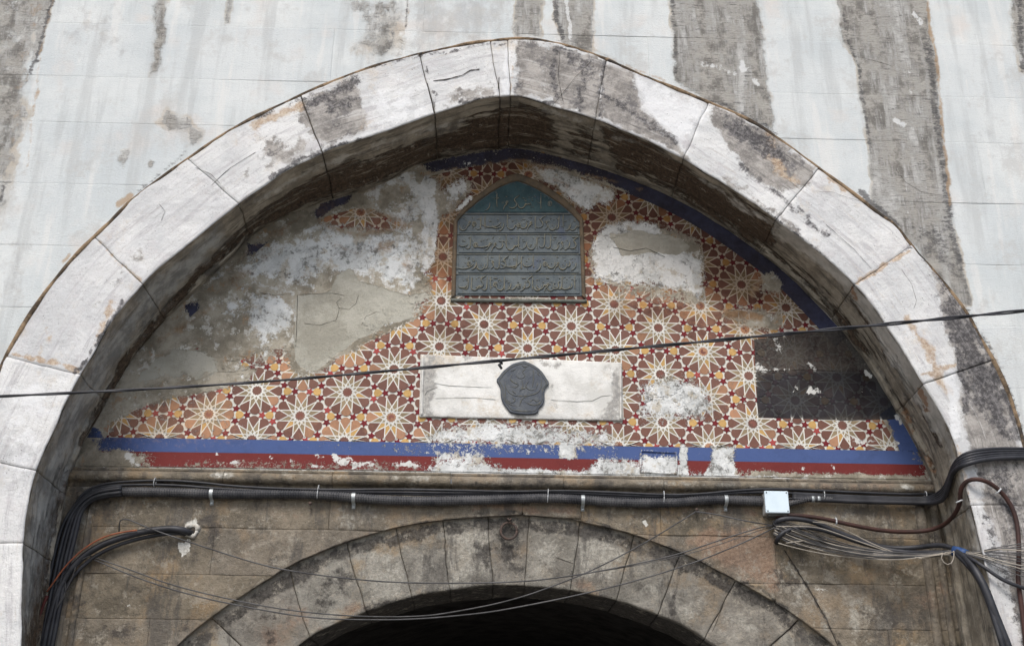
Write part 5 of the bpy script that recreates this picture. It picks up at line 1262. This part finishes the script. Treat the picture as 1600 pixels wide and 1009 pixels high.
# lump of white filler round the hole, with a dark disc painted as the shade inside it
hb = thing("cable_hole", "rough hole in the brown wall patched with white filler", "hole", tuple(P(300, 828, Y_TY)))
an = np.linspace(0, 2 * math.pi, 19)
w0 = P(299, 829, Y_TY)
p = np.stack([w0[0] + .030 * np.cos(an) * (1 + .15 * np.sin(3 * an)), np.full(19, Y_TY - .002), w0[2] + .032 * np.sin(an) * (1 + .2 * np.cos(2 * an))], 1)
tube("filler_rim", p, .011 + .004 * np.sin(an * 4), simple("white_filler", (.55, .54, .50), .9, (.36, .33, .28), 30, .2, bump=.004, bscale=90), hb, 8)
Vb, Fb = prism_geo(np.stack([w0[0] + .028 * np.cos(an[:-1]), w0[2] + .029 * np.sin(an[:-1])], 1), Y_TY - .0045, Y_TY + .01)
new_mesh("hole_shade_disc", Vb, Fb, MAT_CRACK, hb, smooth=False)

# ------------------------------------------------------------------ conduits and cables
YB = Y_TY - .03
def pth(pts, Y=YB, step=.02, it=2):
    a = np.array(pts, float)
    Yv = np.full(len(a), Y) if np.isscalar(Y) else np.array(Y, float)
    w = np.array([P(a[i, 0], a[i, 1], Yv[i]) for i in range(len(a))])
    return resample(smooth_path(w, it), step)
def cable(name, label, pts, r, mat, Y=YB, seg=8, group=None, cat="cable", wob=.0):
    p = pth(pts, Y)
    if wob: p = p + wob * np.stack([0 * p[:, 0], fbm(p, 3, 2, 9), fbm(p + 5, 3, 2, 4)], 1)
    return tag(tube(name, p, r, mat, None, seg), label, cat, group)
# corrugated conduit
cd = thing("corrugated_conduit", "thick dusty corrugated black conduit running along under the moulding", "conduit", tuple(P(700, 790, YB)))
pc = resample(pth([(146, 771), (170, 768), (250, 768), (350, 772), (430, 771), (500, 772), (560, 778), (640, 783), (760, 781), (850, 777), (905, 780), (960, 785), (1050, 786), (1100, 780), (1150, 781), (1198, 784)], YB), .0032)
rc = .0235 + .0016 * np.sign(np.sin(np.arange(len(pc)) * math.pi / 2 + .3))
Vt, Ft = tube_geo(pc, rc, 14); new_mesh("conduit_tube", Vt, Ft, MAT_CONDUIT, cd, smooth=False)
for i, x in enumerate((331, 553, 911, 1134)):
    j = int(np.argmin(np.abs(proj(pc)[0] - x))); cpt = pc[j]
    a = np.linspace(-math.pi * .5, math.pi * .62, 14)
    arcp = np.stack([np.full(14, cpt[0]), cpt[1] - .0268 * np.cos(a - .1), cpt[2] - .0268 * np.sin(a)], 1)
    arcp = np.vstack([arcp[:1] + [0, 0, .004], arcp])
    arcp = np.vstack([np.stack([[cpt[0], Y_TY - .006, cpt[2] - .052], [cpt[0], Y_TY - .007, cpt[2] - .030]]), np.stack([np.full(12, cpt[0]), cpt[1] - .0262 * np.cos(np.linspace(-1.35, 1.5, 12)), cpt[2] + .0262 * np.sin(np.linspace(-1.35, 1.5, 12))], 1)])
    Vs_ = []; 
    t = np.gradient(arcp, axis=0)
    V = np.stack([arcp + [-.009, 0, 0], arcp + [.009, 0, 0]], 1)
    new_mesh("metal_clip", V.reshape(-1, 3), grid_faces(len(arcp), 2), MAT_ZINC, cd)
    o = COL.objects[-1] if False else None
    Vn, Fn = box_geo(cpt[0], Y_TY - .009, cpt[2] - .044, .013, .008, .010, .002); new_mesh("clip_nail", Vn, Fn, MAT_ZINC, cd, smooth=False)
G_C = "thin black cables clipped above the conduit"
lines_top = [
 ("flat black cable curving highest over the left end of the conduit", [(112, 800), (122, 778), (140, 762), (170, 754), (210, 751), (260, 750), (310, 753), (360, 759), (430, 763), (520, 765), (620, 764), (720, 766), (800, 768), (880, 766), (960, 769), (1040, 773), (1090, 772), (1150, 766), (1200, 763), (1260, 765), (1340, 769), (1420, 772), (1462, 771)], .0065, .0),
 ("black cable lying just above the corrugated conduit", [(104, 812), (118, 785), (135, 768), (160, 759), (200, 757), (270, 757), (350, 764), (440, 767), (540, 768), (640, 769), (740, 770), (850, 768), (950, 772), (1040, 776), (1100, 773), (1160, 769), (1210, 768), (1280, 774), (1360, 778), (1430, 779), (1468, 774)], .0068, .006),
 ("black cable pressed between conduit and wall, dipping at the right end", [(98, 824), (112, 794), (132, 774), (155, 763), (230, 762), (330, 768), (430, 768), (560, 770), (700, 774), (860, 771), (1000, 778), (1080, 779), (1150, 775), (1230, 778), (1300, 784), (1380, 786), (1440, 784), (1470, 777)], .006, .012)]
for i, (lb, pts_, r, dy) in enumerate(lines_top):
    cable("black_cable", lb, pts_, r, MAT_CABLE, YB + .004 + dy - .02, group=G_C)
# bundle over the jamb to the right
G_R = "black cables rising over the right jamb"
for i, (off, lb) in enumerate(((0, "topmost black cable bending over the right edge of the arch"), (4.5, "second black cable from the top over the right arch edge"), (9, "middle black cable of the bundle crossing the right arch edge"), (13, "lower black cable of the bundle crossing the right arch edge"), (18, "lowest thick black cable bending over the right arch edge"))):
    pts_ = [(1238, 770 + off * .5), (1330, 775 + off * .45), (1420, 778 + off * .4), (1455, 777 + off * .5), (1474, 764 + off), (1482, 746 + off * .9), (1487, 731 + off * .6), (1496, 716 + off * .8), (1512, 706 + off), (1535, 702 + off * .9), (1570, 700 + off * .8), (1640, 702 + off * .75)]
    Yv = [YB - .008, YB - .01, YB - .01, YB - .03, .27, .17, .10, .0, -.06, -.05, -.04, -.03]
    cable("black_cable", lb, pts_, (.008 if i < 4 else .012), MAT_CABLE, Yv, group=G_R)
# left bundle going down the jamb
G_L = "black cables dropping down the left jamb"
for i, (dx, r, lb) in enumerate(((0, .010, "outermost black cable dropping down the left jamb"), (7, .009, "second black cable down the left jamb from outside"), (13, .011, "middle black cable dropping down the left jamb"), (19, .010, "fourth black cable down the left jamb from outside"), (25, .012, "innermost black cable dropping down the left jamb"))):
    pts_ = [(190, 760 + i * 3), (155, 764 + i * 3), (130 + dx * .3, 776 + i * 2), (108 + dx * .7, 800), (94 + dx, 830), (84 + dx, 870), (74 + dx, 920), (64 + dx, 970), (54 + dx, 1020), (44 + dx, 1080)]
    p = pth(pts_, YB - .01 * (i % 2) - .015)
    tail = np.array([[p[-1][0], p[-1][1], z] for z in np.arange(p[-1][2] - .1, .05, -.15)])
    tag(tube("black_cable", np.vstack([p, tail]), r, MAT_CABLE, None, 8), lb, "cable", G_L)
cable("hole_cable", "thick black cable bending out of the patched hole and down the left jamb", [(303, 834), (297, 832), (285, 827), (262, 825), (225, 830), (190, 839), (155, 852), (125, 872), (104, 898), (88, 930), (76, 970), (66, 1020), (56, 1080)], .0165, MAT_CABLE, [Y_TY + .03, Y_TY - .012] + [YB - .02] * 11, 10)
cable("hole_cable", "second black cable tucked under the thick one leaving the patched hole", [(302, 838), (292, 834), (270, 832), (230, 838), (195, 847), (160, 861), (130, 882), (108, 908), (92, 940), (80, 980), (70, 1030)], .010, MAT_CABLE, [Y_TY + .03, Y_TY - .006] + [YB - .005] * 9)
cable("orange_cable", "thin orange cable arching along the cables from the patched hole", [(214, 828), (195, 830), (165, 837), (140, 850), (115, 870), (95, 893), (82, 912), (73, 924)], .0042, MAT_ORANGE, YB - .045)
cable("red_cable", "dark red cable at the very left edge below the orange one", [(74, 930), (62, 958), (56, 985), (52, 1009), (48, 1050)], .008, MAT_REDC, YB - .04)
for i, (lb, pts_) in enumerate((("thin grey wire hanging loosely left of the cable bundle", [(70, 928), (85, 915), (100, 895), (118, 878), (140, 868)]), ("thin grey wire looping under the orange cable", [(75, 935), (82, 960), (96, 935), (112, 905), (118, 885)]), ("thin grey wire dangling lowest beside the left bundle", [(70, 990), (78, 965), (92, 945), (104, 925), (100, 900)]))):
    cable("thin_wire", lb, pts_, .0022, MAT_WIREG, YB - .03, 5, group="thin wires by the left bundle")
# ties (white)
for i, (x, y, lb) in enumerate(((242, 753, "white cable tie near the left end of the cables"), (497, 768, "white cable tie second from the left"), (856, 774, "white cable tie right of the centre of the conduit"), (1037, 777, "white cable tie over the conduit below the sunk frame"), (1287, 774, "white cable tie just right of the junction box"), (1446, 774, "white cable tie where the cables reach the right jamb"))):
    w = P(x, y, YB - .01); a = np.linspace(0, 2 * math.pi, 15)
    hh_ = .022 if x in (242, 1287, 1446) else .034
    p = np.stack([w[0] + .002 * np.sin(a), w[1] - .020 * np.cos(a), w[2] + hh_ * np.sin(a)], 1)
    tag(tube("cable_tie", p, .0024, MAT_TIE, None, 5), lb, "cable tie", "white cable ties along the conduit")
# double clip right of the box
dc = thing("pipe_clamp", "pair of small galvanised clamps on the short conduit beside the box", "clamp", tuple(P(1275, 790, YB)))
tag(tube("short_conduit", resample(pth([(1232, 787), (1250, 782), (1272, 778), (1300, 780)], YB - .005), .0032), .015 + .0012 * np.sign(np.sin(np.arange(len(resample(pth([(1232, 787), (1250, 782), (1272, 778), (1300, 780)], YB - .005), .0032))) * math.pi / 2 + .3)), MAT_CONDUIT, None, 10, smooth=False), "short corrugated conduit leaving the right side of the junction box", "conduit")
for x in (1270, 1279):
    w = P(x, 779.5, YB - .005); tube("clamp_ring", np.stack([np.linspace(w[0] - .008, w[0] + .008, 3), np.full(3, w[1]), np.full(3, w[2])], 1), .018, MAT_ZINC, dc, 12)
# junction box
bc = (P(1195, 766, YB - .05) + P(1232, 803, YB - .05)) / 2
bw = float(P(1232, 785, YB - .05)[0] - P(1195, 785, YB - .05)[0]); bh = float(P(1213, 766, YB - .05)[2] - P(1213, 800, YB - .05)[2])
jb = thing("junction_box", "square white electrical junction box fixed under the moulding", "junction box", (float(bc[0]), Y_TY, float(bc[2] - bh / 2)))
Vb, Fb = box_geo(bc[0], Y_TY - .040, bc[2], bw * .96, .070, bh * .96, .004); new_mesh("box_base", Vb, Fb, MAT_BOXB, jb, smooth=False)
Vb, Fb = box_geo(bc[0], Y_TY - .083, bc[2], bw, .016, bh, .003); new_mesh("lid", Vb, Fb, MAT_BOX, jb, smooth=False)
for sx_ in (-1, 1):
    for sz_ in (-1, 1):
        Vb, Fb = tube_geo(np.array([[bc[0] + sx_ * bw * .42, Y_TY - .093, bc[2] + sz_ * bh * .42], [bc[0] + sx_ * bw * .42, Y_TY - .088, bc[2] + sz_ * bh * .42]]), .0034, 8)
        new_mesh("screw", Vb, Fb, MAT_CRACK, jb, smooth=False)
Vb, Fb = box_geo(bc[0] + .005, Y_TY - .040, bc[2] - bh * .52, bw * .8, .05, .012, .003); new_mesh("gland_plate", Vb, Fb, MAT_BOXD, jb, smooth=False)
# brown conduit
bcd = thing("brown_conduit", "reddish brown conduit sagging right of the box and looping over the jamb", "conduit", tuple(P(1400, 830, YB)))
pts_ = [(1212, 806), (1240, 804), (1284, 809), (1335, 821), (1385, 830), (1435, 831), (1470, 824), (1490, 807), (1501, 785), (1500, 765), (1509, 751), (1527, 747), (1550, 755), (1573, 777), (1587, 804), (1592, 840), (1592, 880), (1590, 905), (1597, 950), (1603, 1009), (1608, 1060)]
Yv = [YB - .02] * 6 + [.34, .17, .06, .02, -.02, -.06, -.05] + [-.035] * 8
tube("conduit_tube", pth(pts_, Yv), .0108, MAT_BROWNP, bcd, 10)
for (x, y, Yc, ang) in ((1306, 814, YB - .02, 0), (1499, 783, .055, 1.2), (1560, 767, -.045, .8)):
    w = P(x, y, Yc); a = np.linspace(0, 2 * math.pi, 15)
    p = np.stack([w[0] + .016 * np.sin(a) * math.sin(ang), w[1] - .014 * np.cos(a), w[2] + .016 * np.sin(a) * math.cos(ang)], 1)
    tube("white_clip", p, .0040, MAT_TIE, bcd, 6)
# thick cables below the box, gathered at the tape
YC = YB - .045
thick = [
 ("thick_cable", "upper thick black cable sweeping right from below the box to the blue tape", [(1210, 820), (1215, 812), (1234, 809), (1267, 813), (1300, 827), (1340, 843), (1388, 857), (1436, 855), (1470, 850), (1498, 859)], .0125),
 ("thick_cable", "lower thick black cable arching from the wall to the blue tape", [(1213, 848), (1216, 838), (1227, 829), (1250, 823), (1278, 825), (1312, 836), (1342, 847), (1400, 862), (1452, 863), (1498, 863)], .0115)]
for nm, lb, pts_, r in thick: cable(nm, lb, pts_, r, MAT_CABLE, [YB] + [YC] * (len(pts_) - 4) + [.33, .22, .12], 10)
def zdrop(lb, pts_, r, Yv, mat=MAT_CABLE, nm="thick_cable"):
    return cable(nm, lb, pts_, r, mat, Yv, 10)
zdrop("thickest black cable dropping down the right jamb from the blue tape", [(1496, 862), (1510, 872), (1524, 890), (1540, 920), (1553, 955), (1565, 985), (1576, 1012), (1595, 1080)], .019, [.12, .07, .0, -.03, -.04, -.04, -.04, -.04])
zdrop("black cable beside the thickest one on the right jamb", [(1494, 864), (1515, 885), (1530, 905), (1543, 935), (1560, 985), (1580, 1060)], .013, [.12, .04, -.01, -.03, -.05, -.05])
zdrop("black cable leaving the tape toward the lower right corner", [(1500, 862), (1522, 875), (1540, 887), (1562, 903), (1585, 914), (1640, 930)], .0085, [.12, .0, -.04, -.05, -.06, -.06], nm="black_cable")
# fan of thin wires: from under the box, sagging to the tape, then on to the right
wires = []
GW = "thin loose wires fanned out between the box and the blue tape"
rnd = random.Random(5)
for i in range(26):
    f = i / 25
    x0 = 1209 + rnd.uniform(-3, 4); y0 = 812 + 24 * f * rnd.uniform(.7, 1.1)
    sag = 20 + 32 * f + rnd.uniform(-5, 5)
    xm, ym = 1290 + rnd.uniform(-25, 25), 0
    y_end = 862 + rnd.uniform(-6, 6)
    m1 = (1240 + rnd.uniform(-8, 8), y0 + 4 + sag * .22 + rnd.uniform(-3, 3)); 
    m2 = (1300 + rnd.uniform(-8, 8), 835 + sag * .55 + rnd.uniform(-3, 3)); m3 = (1370, 852 + sag * .42 + rnd.uniform(-2, 2)); m4 = (1440, 862 + sag * .16)
    pts_ = [(x0, y0), m1, m2, m3, m4, (1500, y_end)]
    Yv = [YB - .02, YC - rnd.uniform(0, .03), YC - rnd.uniform(0, .06), YC - rnd.uniform(.04, .08), .22, .12]
    be = i in (4, 9, 14, 20, 25)
    cable("loose_wire", "thin beige wire in the fan of loose wires right of the box" if be else "thin grey wire in the fan of loose wires right of the box", pts_, .0026 if be else .0022, MAT_WIREB if be else MAT_WIREG, Yv, 5, group=(GW + ", beige") if be else GW, cat="wire")
for lb, pts_ in (("beige wire crossing above the thick cables toward the tape", [(1213, 822), (1245, 822), (1276, 823), (1300, 830), (1340, 845), (1390, 862), (1430, 873), (1470, 869), (1498, 863)]), ("beige wire starting lowest and sagging in a long shallow curve to the tape", [(1216, 848), (1240, 855), (1285, 865), (1340, 872), (1400, 875), (1450, 869), (1498, 862)]), ("beige wire descending in a straight diagonal over the thick cables", [(1270, 815), (1300, 818), (1330, 832), (1360, 848), (1400, 864), (1440, 872)]), ("short beige wire end poking out at the left of the fan", [(1228, 848), (1252, 845), (1262, 843)])):
    cable("beige_wire", lb, pts_, .0027, MAT_WIREB, ([YC - .045] * (len(pts_) - 3) + [.27, .20, .11]) if pts_[-1][0] > 1480 else ([YC - .05] * (len(pts_) - 1) + [.2 if pts_[-1][0] > 1400 else YC]), 5, cat="wire")
GW2 = "thin wires spreading right from the blue tape"
for i in range(15):
    f = i / 14; be = i in (3, 9, 11)
    y_end = 848 + 56 * f + rnd.uniform(-3, 3)
    pts_ = [(1500, 862 + rnd.uniform(-4, 4)), (1525, 860 + 10 * f + rnd.uniform(-3, 3)), (1560, 853 + 32 * f + rnd.uniform(-4, 4)), (1610, y_end), (1680, y_end + 6)]
    cable("spreading_wire", "thin beige wire spreading right from the blue tape" if be else "thin grey wire spreading right from the blue tape", pts_, .0028 if be else .0024, MAT_WIREB if be else MAT_WIREG, [.12, .02, -.06, -.09, -.10], 5, group=(GW2 + ", beige") if be else GW2, cat="wire")
cable("beige_wire", "beige wire loop hanging under the blue tape", [(1492, 862), (1475, 862), (1469, 870), (1476, 881), (1486, 882), (1491, 870), (1490, 860)], .0026, MAT_WIREB, .09, 5, cat="wire")
p = pth([(1489, 860), (1500, 862), (1510, 866)], [.14, .12, .09])
tag(tube("tape_wrap", p, .024, MAT_TAPE, None, 12), "blue tape wrapped round the gathered cables at the right", "tape")

# wires sagging in front of the lower arch
arcs = [
 ("thin dark wire from the patched hole sagging low over the lower arch", [(186, 830), (187, 805), (235, 826), (300, 848), (400, 880), (450, 891), (535, 903), (636, 911), (800, 910), (884, 901), (968, 886), (1053, 868), (1120, 845), (1188, 823), (1212, 820)], .0034),
 ("thin dark wire sagging at left and rising to a nail above the lower arch", [(140, 868), (205, 890), (270, 915), (400, 945), (484, 957), (568, 963), (653, 963), (703, 957), (800, 938), (884, 908), (935, 886), (989, 858), (1036, 831), (1087, 799)], .0034),
 ("thin dark wire lying lowest across the dark opening", [(145, 873), (220, 905), (300, 930), (400, 951), (484, 965), (568, 968), (653, 967), (750, 958), (800, 950), (901, 930), (1002, 905), (1087, 878), (1154, 851), (1200, 829), (1213, 822)], .0036),
 ("short dark wire from the nail above the lower arch to the box", [(1087, 799), (1120, 803), (1160, 813), (1212, 821)], .0034),
 ("very thin wire just under the topmost sagging one on the right", [(900, 897), (968, 888), (1053, 871), (1120, 852), (1180, 830), (1212, 821)], .0018)]
for lb, pts_, r in arcs: cable("sagging_wire", lb, pts_, r, MAT_WIREG, [YB] + [YB - .05] * (len(pts_) - 2) + [YB], 6, cat="wire")
# overhead cable across the whole arch
oc = thing("overhead_cable", "black twin cable crossing the whole arch and rising to the right", "cable", tuple(P(800, 562, -.22)))
base = PX([(-60, 622), (0, 619), (200, 609.5), (400, 597.5), (600, 580), (800, 561.5), (1000, 543), (1200, 524), (1400, 505), (1600, 485.5), (1680, 478)], -.22)
bp = resample(smooth_path(base, 2), .02); tt = np.arange(len(bp))
for ph in (0, math.pi):
    w_ = np.stack([0 * tt, .0042 * np.cos(tt * .22 + ph), .0042 * np.sin(tt * .22 + ph)], 1) * np.clip(.6 + .8 * (bp[:, :1] + 1) / 3, .6, 1.3)
    tube("strand", bp + w_, .0052, MAT_CABLE, oc, 8)
kn = P(783, 565, -.22); a = np.linspace(0, 4 * math.pi, 26)
tube("tie_knot", np.stack([kn[0] + np.linspace(-.006, .006, 26), kn[1] + .012 * np.cos(a), kn[2] + .012 * np.sin(a)], 1), .0032, MAT_CABLE, oc, 6)
tube("tie_end", PX([(783, 566), (780, 570), (784, 576)], -.225), np.array([.004, .008, .006]), MAT_CABLE, oc, 6)

# iron ring on its staple
ir = thing("iron_ring", "rusty iron ring hanging from a staple at the crown of the lower arch", "ring", tuple(P(796, 812, Y_TY)))
cR = P(795, 829, YI - .022); a = np.linspace(0, 2 * math.pi, 33)
tube("ring", np.stack([cR[0] + .041 * np.cos(a), cR[1] + .004 * np.sin(a), cR[2] +   .043 * np.sin(a)], 1), .0070, MAT_IRON, ir, 8)
s0 = P(796, 813, YI - .01)
tube("staple", np.array([[s0[0] - .008, YI + .02, s0[2] + .012], [s0[0] - .008, YI - .035, s0[2] + .004], [s0[0], YI - .045, s0[2] - .008], [s0[0] + .008, YI - .035, s0[2] + .004], [s0[0] + .008, YI + .02, s0[2] + .012]]), .0055, MAT_IRON, ir, 8)
# nails
for x, y, lb in ((486, 787, "rusty nail under the conduit left of the lower arch"), (1087, 797, "rusty nail holding the wire above the right of the lower arch"), (1356, 786, "small nail under the cables right of the junction box")):
    w = P(x, y, Y_TY); Vb, Fb = tube_geo(np.array([[w[0], Y_TY + .02, w[2]], [w[0], Y_TY - .028, w[2] - .004], [w[0], Y_TY - .03, w[2] - .004], [w[0], Y_TY - .034, w[2] - .004]]), np.array([.004, .004, .010, .009]), 8)
    tag(new_mesh("nail", Vb, Fb, MAT_IRON), lb, "nail", "nails in the brown wall")

for o in bpy.data.objects:
    if '_o' in o: del o['_o']
